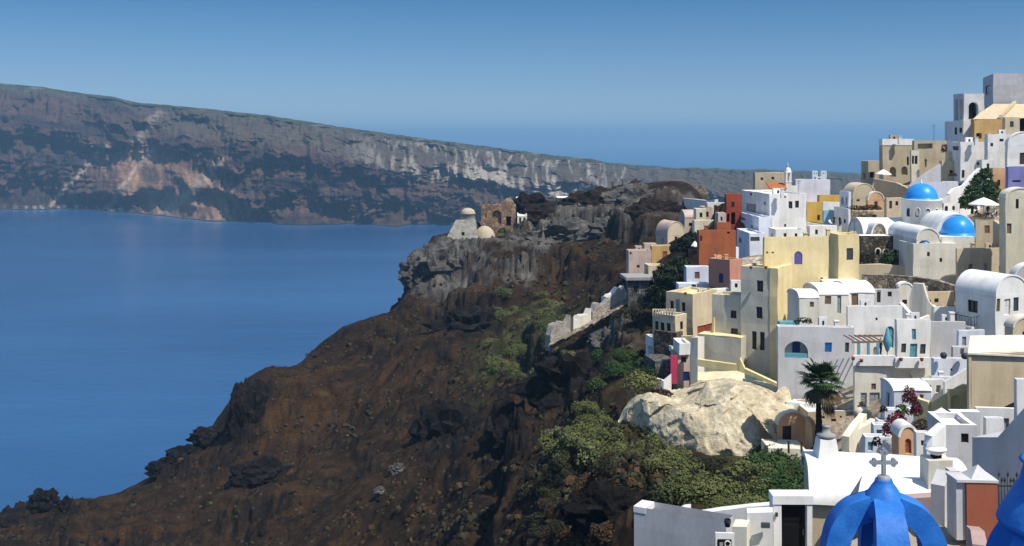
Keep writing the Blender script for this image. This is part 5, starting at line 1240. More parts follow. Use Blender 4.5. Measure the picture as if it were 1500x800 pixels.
b_ = MB(); b_.lathe(p + K * .78, [(.2, 0), (.42, .1), (.42, .17), (.2, .24), (.16, .5), (.22, .55), (.0, .56)], 16); T.part('collar', b_, 'greyroof')
T = Thing('chimney', 'square white chimney with a bowl shaped vent in the middle of the long barrel roof', 'chimney', P(1371, 702, 46))
p = P(1371, 702, 46); b_ = MB(); b_.cbox(p - K * 1.2, 1.0, 1.0, 1.2 + .92); T.part('stack', b_, 'pale')
b_ = MB(); b_.cbox(p + K * .92, .34, .34, .16); T.part('neck', b_, 'dark')
b_ = MB(); b_.lathe(p + K * 1.04, [(.0, 0), (.2, .02), (.36, .14), (.43, .22), (.43, .25), (.1, .22), (0, .2)], 20); T.part('bowl', b_, 'white')
mb = sheet([[P(1255, 733, 45.5), P(1300, 731, 45.3), P(1385, 728, 45)], [P(1262, 703, 46.5), P(1310, 701, 46.3), P(1392, 700, 46)], [P(1264, 697, 48.5), P(1310, 696, 48.5), P(1396, 695, 48.5)]], 30, 16, .03, .6, 2)
solo('roof_terrace', 'smooth white lower roof slope behind the grey cross', 'roof', mb, 'roofwhite')
wall('garden_wall', 'pinkish step wall at the foot of the white roof slope', [(1318, 732, 760, 43.5), (1378, 727, 760, 43)], 'pinkfloor', .6)
# right hand white stair walls
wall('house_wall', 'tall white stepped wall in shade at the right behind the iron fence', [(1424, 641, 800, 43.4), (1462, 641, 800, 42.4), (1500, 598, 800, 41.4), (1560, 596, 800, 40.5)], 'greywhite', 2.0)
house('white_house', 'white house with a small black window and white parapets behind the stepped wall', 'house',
      (1382, 1358, 1432, 622, 690, 58, -4, 'greywhite', 'flat', 0, [('F', 1414, 642, 11, 14, 'black'), ('F', 1405, 653, 8, 3, 'hole')], dict(rmat='roofwhite')),
      (1393, 1388, 1436, 603, 626, 62, -4, 'greywhite', 'plain', 0, [], dict(dig=1, part='upper_room')))
wall('garden_wall', 'white sloping parapet joining the long barrel roof to the small black window', [(1358, 652, 676, 56), (1366, 640, 676, 56), (1386, 622, 676, 56.5)], 'white', .5)
house('white_house', 'white house wall rising behind the stepped wall at the right edge', 'house',
      (1430, 1428, 1500, 597, 690, 66, -8, 'white', 'plain', 0, []),
      (1490, 1486, 1560, 555, 690, 63, -3, 'white', 'flat', 0, [], dict(part='tall_block')))
wall('garden_wall', 'white rounded garden wall left of the terracotta pillar', [(1384, 712, 775, 40.5), (1392, 690, 775, 41), (1404, 690, 775, 41), (1425, 700, 775, 40.2)], 'greywhite', .5)
T = Thing('gate_pillar', 'terracotta gate pillar with a white pyramid cap beside the iron fence', 'pillar', P(1437, 768, 38.5))
b0_ = P(1416, 767, 38.5); wv = P(1461, 767, 38.5) - b0_; hh = 60 / F * 38.5
b_ = MB(); b_.box(b0_ - K * .6, wv, (0, .9, 0), K * (hh + .6)); T.part('shaft', b_, 'terracotta')
b_ = MB(); b_.box(b0_ + Vector((-.33, .1, -.6)), (.32, 0, 0), (0, .8, 0), K * (hh + .62)); b_.box(b0_ + Vector((-.36, -.03, hh)), wv + Vector((.4, 0, 0)), (0, .96, 0), K * .09); T.part('trim', b_, 'greywhite')
c0 = b0_ + wv * .55 + Vector((0, .45, hh + .09)); b_ = MB(); b_.add([c0 + Vector((x * .42, y * .42, 0)) for x, y in ((-1, -1), (1, -1), (1, 1), (-1, 1))] + [c0 + K * .42], [(0, 1, 4), (1, 2, 4), (2, 3, 4), (3, 0, 4)]); T.part('cap', b_, 'greywhite')
T = Thing('iron_fence', 'black iron railing with pointed bars right of the terracotta pillar', 'fence', P(1475, 768, 38.6))
b_ = MB()
for i in range(11):
    p = P(1463.5 + i * 4.3, 768, 38.9); hh2 = (1.55 if i % 3 else 1.75); b_.tube([p - K * .5, p + K * hh2], .022, 5); b_.lathe(p + K * hh2, [(.045, 0), (.05, .03), (0, .16)], 6)
T.part('bar', b_, 'iron', label='row of pointed upright bars').__setitem__('kind', 'stuff')
b_ = MB()
for z in (.15, 1.35): b_.box(P(1462, 768, 38.88) + K * z, P(1508, 768, 38.88) - P(1462, 768, 38.88), (0, .04, 0), K * .05)
T.part('rail', b_, 'iron')
mb = MB(); mb.poly(P(1180, 860, 35.2), P(1540, 860, 35.2), P(1540, 768, 40.8), P(1300, 768, 40.8), P(1230, 800, 38.6))
props(link('pavement', mb.mesh('pavement', ['paving'])), kind='structure')
wall('garden_wall', 'low pinkish kerb wall at the lower right beside the blue cupola', [(1434, 772, 805, 37), (1441, 778, 815, 34.5), (1446, 800, 840, 31)], 'pinkfloor', .4)
# gate and walls at the bottom
T = Thing('gateway', 'white gateway with a black two panelled metal door', 'gate', P(1162, 812, 44))
b_ = MB(); Yg = 44
def gb(x0, x1, y0, y1, d0=0., d1=.7, mb_=None): mb_.box(P(x0, y1, Yg) + Vector((0, d0, 0)), ((x1 - x0) / F * Yg, 0, 0), (0, d1 - d0, 0), (0, 0, (y1 - y0) / F * Yg))
gb(1133, 1145, 738.5, 860, mb_=b_); gb(1182.5, 1190, 738.5, 860, mb_=b_); gb(1132, 1191, 726, 738.5, -.04, .74, mb_=b_); gb(1145, 1182.5, 738.5, 860, .5, .68, mb_=b_)
T.part('wall', b_, 'white')
d_ = MB(); gb(1146.5, 1181, 739.5, 860, .28, .34, mb_=d_)
for a, b in ((742, 766), (771, 800), (804, 850)): gb(1150, 1177.5, a, b, .255, .285, mb_=d_)
do = T.part('door', d_, 'black'); h_ = MB(); gb(1177.8, 1179.2, 778, 786, .2, .27, mb_=h_); T.part('handle', h_, 'crossgrey', do)
l_ = MB(); gb(1136, 1139, 750, 755, -.12, 0, mb_=l_); T.part('lamp', l_, 'iron')
wall('garden_wall', 'long white parapet wall with a rounded hump sloping to the black gate', [(945, 746, 800, 49.5), (965, 751, 800, 49.3), (990, 750, 800, 49.2), (1000, 744, 800, 49.1), (1008, 744, 800, 49), (1015, 754, 800, 49), (1060, 747, 800, 48.6), (1100, 742, 800, 48.2), (1133, 739, 800, 47.9)], 'white', .5)
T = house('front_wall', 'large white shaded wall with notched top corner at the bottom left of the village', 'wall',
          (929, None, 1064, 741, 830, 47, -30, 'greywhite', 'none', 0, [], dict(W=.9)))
b0 = T.b[0]
tp = MB(); L_ = b0.L
# the coping drops in a gentle slope to the right behind the shaded face
tp.add([b0.at(-.02, -.02, b0.h), b0.at(.55, -.02, b0.h), b0.at(.55, .92, b0.h), b0.at(-.02, .92, b0.h), b0.at(-.02, -.02, b0.h - .25), b0.at(.55, -.02, b0.h - .25), b0.at(.55, .92, b0.h - .25), b0.at(-.02, .92, b0.h - .25)], [(0, 1, 2, 3), (0, 1, 5, 4), (1, 2, 6, 5), (3, 0, 4, 7)])
T.part('coping', tp, 'white')
wall('house_wall', 'white side wall with a niche left of the black gate', [(1094, 752, 840, 43.6), (1133, 750, 840, 43.4)], 'white', .6)
wall('garden_wall', 'white step block between the sign and the niche', [(1072, 772, 840, 43), (1094, 772, 840, 42.8)], 'roofcream', .9)
n_ = MB(); n_.cbox(P(1122, 773, 43.2), .34, .12, .2); solo('mail_box', 'small dark letter box on the white wall left of the black gate', 'box', n_, 'slate')
T = Thing('sign', 'black and white sign with a ring symbol on the front white wall', 'sign', P(1061, 802, 41.5))
b_ = MB(); b_.cbox(P(1061, 812, 41.5), .72, .08, .80); T.part('board', b_, 'white')
def sq(x0, x1, y0, y1, d, m, nm):
    q = MB(); q.box(P(x0, y1, 41.45) + Vector((0, -d, 0)), ((x1 - x0) / F * 41.45, 0, 0), (0, .01, 0), (0, 0, (y1 - y0) / F * 41.45)); return T.part(nm, q, m)
sq(1050.5, 1071, 790.5, 810, .02, 'black', 'panel')
rg = MB(); cc = P(1065, 797.5, 41.42); rg.tube([cc + Vector((.11 * math.cos(a), -.01, .11 * math.sin(a))) for a in np.linspace(0, 2 * math.pi, 17)], .028, 5); T.part('ring_symbol', rg, 'white')
sq(1053, 1058, 795, 801, .04, 'greyroof', 'square_symbol')
pots = MB(); pots.lathe(P(1065, 772, 43.3), [(0, 0), (.1, 0), (.15, .2), (.13, .28)], 10); solo('flower_pot', 'small dark pot on the coping above the black and white sign', 'pot', pots, 'iron')

WOB = 0.0
# ---- the blue open cupolas
def rib(c, ang, prof, w0, w1, thick, mb):
    """prof: (radius, height) of the rib's outer line from top to foot"""
    n = len(prof); t = Vector((-math.sin(ang), math.cos(ang), 0)); e = Vector((math.cos(ang), math.sin(ang), 0)); vs = []
    for i, (r, z) in enumerate(prof):
        a = prof[max(i - 1, 0)]; b = prof[min(i + 1, n - 1)]; d = Vector((b[0] - a[0], b[1] - a[1])).normalized(); nr = Vector((-d.y, d.x))
        if nr.x < 0 and nr.y < 0: nr = -nr
        if i == 0: nr = Vector((.2, 1)).normalized()
        f = i / (n - 1); w = (w0 + (w1 - w0) * min(1, f * 1.3)) / 2; th = thick
        for rr, zz, ww in ((r, z, w), (max(r - nr.x * th, .02), z - abs(nr.y) * th, w)):
            vs += [c + e * rr + K * zz - t * ww, c + e * rr + K * zz + t * ww]
    mb.add(vs[:], [q for i in range(n - 1) for q in ((4 * i, 4 * i + 1, 4 * i + 5, 4 * i + 4), (4 * i + 2, 4 * i + 6, 4 * i + 7, 4 * i + 3), (4 * i, 4 * i + 4, 4 * i + 6, 4 * i + 2), (4 * i + 1, 4 * i + 3, 4 * i + 7, 4 * i + 5))], 0, False)
    return mb


def cupola(label, c, s, angs, cross, capprof, z_sh):
    """c: centre at the height of the shoulders"""
    T = Thing('church_cupola', label, 'cupola', c + K * (-3.2 * s))
    
    pr_ = np.array([(.36, .19), (.55, .13), (.83, .02), (1.04, -.15), (1.22, -.39), (1.34, -.63), (1.41, -.90), (1.45, -1.2), (1.47, -1.7), (1.47, -3.2)]) * s; R0 = 1.47 * s
    tt = np.linspace(0, 9, 46); cum = np.arange(10); prof = [(float(r), float(z)) for r, z in zip(np.interp(tt, cum, pr_[:, 0]), np.interp(tt, cum, pr_[:, 1]))]
    for _ in range(6): prof = prof[:1] + [((p0[0] + 2 * p1[0] + p2[0]) / 4, (p0[1] + 2 * p1[1] + p2[1]) / 4) for p0, p1, p2 in zip(prof[:-2], prof[1:-1], prof[2:])] + prof[-1:]
    for a in angs: T.part('rib', rib(c, R(a), prof, .58 * s, .84 * s, .56 * s, MB()), 'cupolablue')
    cp = MB(); cp.lathe(c, capprof, 32); T.part('cap', cp, 'cupolablue')
    dr = MB(); dr.lathe(c, [(R0 * .98, -3.2 * s), (R0 * 1.04, -3.15 * s), (R0 * 1.08, -3.6 * s), (R0 * 1.08, -12)], 28); T.part('drum', dr, 'white')
    if cross:
        x = MB(); top = Vector((c.x, c.y, c.z + capprof[0][1])); k = s
        x.lathe(top - K * .03, [(.16 * k, 0), (.15 * k, .10 * k), (.09 * k, .12 * k), (0, .12 * k)], 14)
        def bar(cx, cz, hw, hh_): x.box(top + Vector((cx - hw, -.045, cz - hh_)), (2 * hw, 0, 0), (0, .09, 0), (0, 0, 2 * hh_))
        bar(0, .33 * k, .046 * k, .22 * k); bar(-.1 * k, .40 * k, .06 * k, .058 * k) if False else None
        x.box(top + Vector((-.22 * k, -.043, .355 * k)), (.44 * k, 0, 0), (0, .086, 0), (0, 0, .09 * k))
        for dx, dz in ((-.235, .40), (.235, .40), (0, .64)):
            for iq, (ox, oz) in enumerate(((0, .062), (0, -.062), (-.062 if dx <= 0 else .062, 0), (.062 if dx == 0 else 0, 0))):
                q = top + Vector(((dx + ox) * k, 0, (dz + oz) * k)); m = 14
                ring = [(math.cos(2 * math.pi * j / m) * .05 * k, math.sin(2 * math.pi * j / m) * .05 * k) for j in range(m)]
                d = .036 + iq * .0025 + (dz > .5) * .001
                x.add([q + Vector((a, -d, b)) for a, b in ring] + [q + Vector((a, d, b)) for a, b in ring], [list(range(m)), list(range(m, 2 * m))] + [(j, (j + 1) % m, m + (j + 1) % m, m + j) for j in range(m)])
        T.part('cross', x, 'crossgrey')
    return T


capA = [(0, .56), (.19, .56), (.20, .53), (.22, .47), (.29, .38), (.36, .27), (.42, .16), (.48, .04), (.52, -.08), (.53, -.2), (.46, -.34), (0, -.4)]
cupola('open blue ribbed cupola topped by a grey cross in the foreground', P(1294.5, 736, 26), .97, (-99, -8, 80, 172), True, capA, 0)
capB = [(0, 1.9), (.14, 1.9), (.16, 1.2), (.52, 1.02), (.56, .98), (.50, .94), (.56, .62), (.68, .3), (.79, .0), (.80, -.06), (.7, -.2), (0, -.3)]
cupola('nearer blue cupola cut off by the right edge of the photo', P(1573, 763, 12), .66, (-150, -60, 30, 120), False, [(r * .98, z * .64) for r, z in capB], 0)

WOB = .03
# ================================================================== pergola, parasols, people
T = Thing('pergola', 'brown wooden pergola with teal posts on the white terrace', 'pergola', P(1270, 528, 106))
for x in (1258, 1272, 1286):
    b_ = MB(); b_.cbox(P(x, 530, 104.6), .22, .22, 27 / F * 104.6); T.part('post', b_, 'teal')
b_ = MB(); b_.box(P(1249, 503, 104.5), P(1294, 502, 104.5) - P(1249, 503, 104.5), (0, .16, 0), K * .18); T.part('beam', b_, 'brown'); b_ = MB(); b_.box(P(1253, 494, 109.5), P(1294, 493, 109.5) - P(1253, 494, 109.5), (0, .16, 0), K * .18); T.part('beam', b_, 'brown')
for i in range(6):
    b_ = MB(); p = P(1252 + i * 8, 501.5, 104.5); b_.box(p, (.09, 0, 0), (0, 3.6, .0), K * .1); T.part('rafter', b_, 'brown')


def parasol(px, py, w, h, base, Y, lab, pole=True, mat='canvas'):
    p = P(px, py + h, Y); r = w / 2 / F * Y; hh_ = h / F * Y; bz = (py + h - base) / F * Y
    T = Thing('parasol', lab, 'parasol', p + K * bz)
    c_ = MB(); n = 8; ring = [p + Vector((r * math.cos(2 * math.pi * (j + .5) / n), r * math.sin(2 * math.pi * (j + .5) / n), 0)) for j in range(n)]
    mid = [p + Vector((.5 * r * math.cos(2 * math.pi * (j + .5) / n), .5 * r * math.sin(2 * math.pi * (j + .5) / n), hh_ * .58)) for j in range(n)]
    c_.add(ring + mid + [p + K * hh_] + [q - K * .14 for q in ring], [q for j in range(n) for q in ((j, (j + 1) % n, n + (j + 1) % n, n + j), (n + j, n + (j + 1) % n, 2 * n), (j, 2 * n + 1 + j, 2 * n + 1 + (j + 1) % n, (j + 1) % n))])
    T.part('canopy', c_, mat)
    c_ = MB(); c_.tube([p + K * bz, p + K * (hh_ + .1)], .035, 6); c_.cbox(p + K * bz, .5, .5, .08); T.part('pole', c_, 'brown')
    return T


parasol(1441, 289, 42, 10, 322, 146, 'large white parasol shading a terrace beside the green climbing tree')
parasol(1294, 248, 23, 7, 268, 192, 'small pale parasol on the beige terrace near the end of the ridge')
parasol(1379, 597, 38, 14, 628, 84, 'cream parasol in the yellow courtyard near the red flowers')
parasol(1018, 353, 12, 7, 366, 172, 'little white parasol between the dark bushes and the orange red house')
T = Thing('parasol', 'closed teal parasol standing beside the pergola', 'parasol', P(1300, 528, 105))
b_ = MB(); b_.lathe(P(1300, 516, 105), [(.05, 0), (.16, .15), (.42, .9), (.40, 1.2), (.12, 2.2), (0, 2.4)], 10); T.part('canopy', b_, 'teal')
b_ = MB(); b_.tube([P(1300, 530, 105), P(1300, 514, 105)], .04, 6); T.part('pole', b_, 'brown')
T = house('terrace_platform', 'brown terrace platform under the large white parasol', 'terrace', (1424, 1420, 1466, 318, 340, 146, -2, 'tan', 'flat', 0, []))


def person_mesh(name, sit, mats):
    """one continuous clothed figure grown by a skin modifier"""
    bm = bmesh.new(); lay = bm.verts.layers.skin.verify(); V = {}
    h = .45 if sit else .92
    def v(k, p, r): V[k] = (bm.verts.new(p), r)
    v('pel', (0, 0, h), .145); v('che', (0, .02, h + .38), .16); v('nek', (0, 0, h + .55), .06); v('hea', (0, -.02, h + .66), .095); v('top', (0, -.01, h + .77), .085)
    for s, q in ((-1, 'l'), (1, 'r')):
        v('sh' + q, (s * .19, 0, h + .48), .065); v('el' + q, (s * .26, -.05, h + .22), .048); v('ha' + q, (s * .2, -.24, h + .14) if sit else (s * .25, -.12, h + .0), .036)
        if sit: v('kn' + q, (s * .11, -.42, h + .02), .075); v('an' + q, (s * .11, -.44, .08), .05); v('to' + q, (s * .11, -.6, .04), .04)
        else: v('kn' + q, (s * .1, -.03, .48), .07); v('an' + q, (s * .11, .02, .08), .05); v('to' + q, (s * .12, -.13, .04), .04)
    E = [('pel', 'che'), ('che', 'nek'), ('nek', 'hea'), ('hea', 'top')] + [e for q in 'lr' for e in (('che', 'sh' + q), ('sh' + q, 'el' + q), ('el' + q, 'ha' + q), ('pel', 'kn' + q), ('kn' + q, 'an' + q), ('an' + q, 'to' + q))]
    for a, b in E: bm.edges.new((V[a][0], V[b][0]))
    for k, (vv, r) in V.items(): vv[lay].radius = (r, r); vv[lay].use_root = k == 'pel'
    me = bpy.data.meshes.new(name); bm.to_mesh(me); bm.free()
    o = bpy.data.objects.new('person_source', me); COL.objects.link(o); o.modifiers.new('s', 'SKIN'); sb = o.modifiers.new('d', 'SUBSURF'); sb.levels = sb.render_levels = 1
    dg = bpy.context.evaluated_depsgraph_get(); out = bpy.data.meshes.new_from_object(o.evaluated_get(dg)); out.name = name
    bpy.data.objects.remove(o); bpy.data.meshes.remove(me)
    out.materials.clear()
    for m in mats: out.materials.append(M(m))
    for f in out.polygons:
        z = f.center.z - h; f.use_smooth = True
        f.material_index = 3 if z > .72 else 0 if (z > .53 or (abs(f.center.x) > .2 and z < .2 and f.center.z > .3)) else 1 if z > -.05 else 2
    return out


seat_a = person_mesh('seated_person', True, ['skin', 'cloth_red', 'cloth_dark', 'hair']); seat_b = person_mesh('seated_person', True, ['skin', 'cloth_white', 'cloth_dark', 'hair']); stand = person_mesh('standing_person', False, ['skin', 'cloth_dark', 'cloth_dark', 'hair'])
for i, (me, x, y, Y, rz, lab) in enumerate(((seat_a, 1431, 318.5, 145.6, 80, 'person in red seated at the left edge of the large white parasol'), (seat_b, 1457, 318.5, 145.6, -80, 'person in white top seated at the right edge of the large white parasol'),
                                            (stand, 1447, 318.5, 146.5, 10, 'person in dark clothes standing under the large white parasol'), (stand, 897, 275, 318, 0, 'person in dark clothes standing on the skyline of the headland, left of two'), (stand, 912, 273, 318, 40, 'person in dark clothes standing on the skyline of the headland, right of two'))):
    p = P(x, y, Y); o = link('person', me, None, p); o.rotation_euler = (0, 0, R(rz)); props(o, lab, 'person')
    if i > 2: o.location.z = max(p.z, gz(p.x, p.y) - .05); o.scale = (1.15,) * 3
for i, (x, lab) in enumerate(((1431, 'dark chair under the red clothed person'), (1457, 'dark chair under the person in the white top'))):
    p = P(x, 318.5, 145.6); T = Thing('chair', lab, 'chair', p)
    b_ = MB(); b_.cbox(p + K * .36, .42, .42, .05); T.part('seat', b_, 'darkwood')
    for sx in (-.18, .18):
        for sy in (-.18, .18): b_ = MB(); b_.cbox(p + Vector((sx, sy, 0)), .05, .05, .36); T.part('leg', b_, 'darkwood')
    b_ = MB(); b_.cbox(p + Vector((-.22 if i == 0 else .22, 0, .4)), .05, .42, .45); T.part('backrest', b_, 'darkwood')
p = P(1444, 318.5, 145.2); T = Thing('table', 'round cafe table under the large white parasol', 'table', p)
b_ = MB(); b_.lathe(p + K * .7, [(0, 0), (.5, 0), (.5, .05), (0, .05)], 16); T.part('tabletop', b_, 'frame'); b_ = MB(); b_.cbox(p, .1, .1, .7); T.part('leg', b_, 'iron')
# railing posts in front of the arched tan house
for i, (x, lab) in enumerate(((1155, 'left short dark post of the rail before the black door of the tan house'), (1174, 'right short dark post of the rail before the black door of the tan house'))):
    b_ = MB(); b_.cbox(P(x, 664, 97.5), .16, .16, 1.0); b_.cbox(P(x, 664, 97.5) + K * 1.0, .24, .24, .08); solo('post', lab, 'post', b_, 'darkwood')
b_ = MB(); b_.box(P(1126, 656, 99), P(1180, 658, 98.5) - P(1126, 656, 99), (0, 3.0, 0), K * -1.5); solo('terrace_platform', 'sunlit cream terrace in front of the arched tan house', 'terrace', b_, 'roofcream')

WOB = .03
# ================================================================== small roof things
def chimney(px, base, Y, h, w, lab, mat='white'):
    p = P(px, base, Y); T = Thing('chimney', lab, 'chimney', p)
    b = MB(); b.add([p + Vector((x * w / 2, y * w / 2, -.6)) for x, y in ((-1, -1), (1, -1), (1, 1), (-1, 1))] + [p + Vector((x * w * .4, y * w * .4, h)) for x, y in ((-1, -1), (1, -1), (1, 1), (-1, 1))], [(0, 1, 5, 4), (1, 2, 6, 5), (2, 3, 7, 6), (3, 0, 4, 7), (4, 5, 6, 7)]); T.part('stack', b, mat)
    b = MB(); b.cbox(p + K * (h - .05), w * 1.05, w * 1.05, .12); T.part('cap', b, mat)


for a in ((1318, 207, 203, .9, .6, 'small chimney on the white parapet of the beige ridge house'), (1430, 208, 186, .8, .6, 'small white chimney on the plain cubic white house'),
          (1146, 285, 181, 1.0, .6, 'square white chimney on the flat roof of the big white house'), (1213, 345, 129, .7, .5, 'little cream chimney on the yellow house roof', 'yellow'),
          (1180, 349, 128, .6, .5, 'low cream chimney near the front corner of the yellow house roof', 'yellow'), (1064, 382, 152, .8, .5, 'chimney on the dusty pink house roof', 'peach'),
          (1034, 339, 165, .8, .5, 'short chimney on the orange red house roof', 'orangered'), (1230, 424, 121, .9, .5, 'white chimney between the vaulted roofs behind the brown shutters'),
          (1394, 470, 109.5, .8, .5, 'white chimney on the roof right of the teal door house'), (1330, 470, 109, .6, .45, 'low white chimney above the teal upper shutter'),
          (1225, 479, 111, .6, .5, 'white chimney on the parapet above the blue shuttered window'), (1378, 555, 98, .6, .45, 'white chimney on the lower part of the stepped white house'),
          (1410, 626, 60, .5, .4, 'small white chimney on the house with the small black window'), (1425, 366, 139, .8, .5, 'chimney on the long beige house under the blue half dome', 'beige'),
          (1355, 430, 130, .8, .5, 'chimney on the low brown earth house', 'tan')):
    chimney(*a)
for px, base, Y, h, lab in ((1368, 207, 199, 3.0, 'thin television antenna on the ochre ridge house'), (1170, 285, 183, 2.4, 'thin television antenna on the big white house'), (1252, 345, 130, 2.0, 'thin television antenna on the yellow house'), (1300, 424, 121, 1.8, 'thin television antenna on the small white house with the narrow dark door'), (1050, 384, 153, 2.0, 'thin television antenna on the dusty pink house')):
    p = P(px, base, Y); b = MB(); b.tube([p - K * .5, p + K * h], .035, 5)
    for q, l in ((.98, .9), (.88, .7), (.78, .5)): b.tube([p + K * h * q - Vector((l / 2, 0, 0)), p + K * h * q + Vector((l / 2, .1, 0))], .025, 4)
    solo('antenna', lab, 'antenna', b, 'iron')
wall('garden_wall', 'sunlit cream wall slanting up from the ruined side wall to the landings', [(1244, 640, 668, 90), (1256, 622, 668, 92), (1270, 606, 668, 94)], 'roofcream', .6)
wall('garden_wall', 'white terrace parapet in front of the pergola and closed teal parasol', [(1250, 521, 530, 103.2), (1312, 521, 530, 103.2)], 'white', .3, .4)
wall('garden_wall', 'low white terrace wall before the teal door', [(1312, 524, 533, 103.0), (1364, 524, 533, 103.2)], 'white', .3, .4)

for i, (x, y, Y, me, rz, lab) in enumerate(((1222, 331, 174.5, stand, 0, 'person in dark clothes on the terrace before the light blue wall'), (1230, 332, 174, stand, 120, 'person standing beside the narrow white house on the terrace'), (1215, 331, 174.5, seat_b, 40, 'person in white top sitting on the terrace before the light blue wall'),
                                            (1356, 245, 196, stand, 20, 'person standing at the top of the long sloping stair wall'), (1290, 520, 105.2, stand, 90, 'person standing under the wooden pergola'))):
    p = P(x, y, Y); o = link('person', me, None, p); o.rotation_euler = (0, 0, R(rz)); props(o, lab, 'person')
b = MB(); b.lathe(P(1320, 529, 102.8), [(0, 0), (.12, 0), (.18, .26), (.19, .31), (.15, .31), (0, .28)], 12); solo('flower_pot', 'clay pot left of the teal door', 'pot', b, 'terracotta')
b = MB(); b.lathe(P(1350, 529, 102.8), [(0, 0), (.12, 0), (.18, .26), (.19, .31), (.15, .31), (0, .28)], 12); solo('flower_pot', 'clay pot right of the teal door', 'pot', b, 'terracotta')
b = MB(); b.lathe(P(1262, 531, 102.9), [(0, 0), (.12, 0), (.18, .26), (.19, .31), (.15, .31), (0, .28)], 12); solo('flower_pot', 'clay pot on the parapet under the pergola', 'pot', b, 'terracotta')
b = MB(); b.lathe(P(1150, 290, 180), [(0, 0), (.12, 0), (.18, .26), (.19, .31), (.15, .31), (0, .28)], 12); solo('flower_pot', 'clay pot on the big white house roof edge', 'pot', b, 'terracotta')
b = MB(); b.lathe(P(1100, 394, 121.5), [(0, 0), (.12, 0), (.18, .26), (.19, .31), (.15, .31), (0, .28)], 12); solo('flower_pot', 'clay pot on the tower roof of the yellow house', 'pot', b, 'terracotta')
b = MB(); b.lathe(P(1122, 394, 121), [(0, 0), (.12, 0), (.18, .26), (.19, .31), (.15, .31), (0, .28)], 12); solo('flower_pot', 'second clay pot on the tower roof near the yellow block', 'pot', b, 'terracotta')
b = MB(); b.lathe(P(1004, 432, 136), [(0, 0), (.12, 0), (.18, .26), (.19, .31), (.15, .31), (0, .28)], 12); solo('flower_pot', 'clay pot on the roof of the cream house', 'pot', b, 'terracotta')
b = MB(); b.lathe(P(1350, 583, 92), [(0, 0), (.12, 0), (.18, .26), (.19, .31), (.15, .31), (0, .28)], 12); solo('flower_pot', 'clay pot on the kitchen block', 'pot', b, 'terracotta')
b = MB(); b.lathe(P(1250, 528, 103), [(0, 0), (.12, 0), (.18, .26), (.19, .31), (.15, .31), (0, .28)], 12); solo('flower_pot', 'clay pot at the left end of the pergola parapet', 'pot', b, 'terracotta')
for x, y, Y, w, h, m, lab in ((1206, 478, 112.5, 12, 13, 'white', 'white stair head room on the roof above the blue shuttered window'), (1341, 469, 111, 13, 11, 'white', 'white stair head room on the roof above the teal upper shutter'), (1386, 470, 111.5, 12, 9, 'white', 'low white stair head room on the blank side wall house right of the teal door'), (1268, 449, 117, 14, 9, 'white', 'low white roof room on the blank wall house behind the pergola'), (1140, 284, 187, 14, 8, 'white', 'low white stair head room at the left rear of the big white house roof'), (1200, 264, 209, 10, 5, 'lilac', 'small lilac roof room on the long house right of the bell tower'), (1310, 204, 208, 12, 6, 'beige', 'small beige roof room on the white parapet ridge house'), (1420, 208, 191, 10, 7, 'white', 'small white roof room on the plain cubic white house'), (1052, 381, 155, 10, 7, 'peach', 'small peach roof room on the dusty pink house'), (1450, 364, 140, 12, 8, 'sand', 'small sand coloured roof room on the long beige house'), (1186, 427, 122, 12, 7, 'white', 'little white roof room behind the leftmost vaulted roof'), (1250, 345, 132, 9, 6, 'yellow', 'little yellow roof room at the right end of the yellow house roof'), (1030, 430, 140, 12, 6, 'sand', 'little sand coloured roof room on the cream house'), (936, 367, 207, 9, 6, 'pinkbeige', 'little pinkish roof room on the outermost house'), (1468, 196, 184, 10, 6, 'white', 'little white roof room beside the upper right barrel vault')):
    house('small_house', lab, 'house', (x - w / 2, x - w / 2 - 2, x + w / 2, y - h, y + 4, Y, 2, m, 'flat', 0, [('F', x, y - h * .35, 3.2, h * .55, 'door:darkwood')], dict(dig=.5)))

WOB = 0.0
# ================================================================== plants
def crown_tree(name, label, cat, px, base, Y, lobes, n, leaf, mat, trunk_h, trunk_r, seed, group=None):
    rng = random.Random(seed); p = P(px, base, Y); T = Thing(name, label, cat, p, group)
    b_ = MB(); b_.tube([p - K * .5, p + Vector((.1, 0, trunk_h * .5)), p + Vector((-.05, .1, trunk_h))], [trunk_r * 1.3, trunk_r, trunk_r * .6], 8)
    for c, r in lobes:
        b_.tube([p + K * trunk_h * .6, p + Vector(c) * .7 + K * trunk_h * .3, p + Vector(c)], [trunk_r * .6, trunk_r * .35, trunk_r * .12], 6)
    T.part('trunk', b_, 'bark')
    m_ = leaf_cloud(rng, [(tuple(p + Vector(c)), r) for c, r in lobes], n, leaf); T.part('crown', m_, mat)
    return T


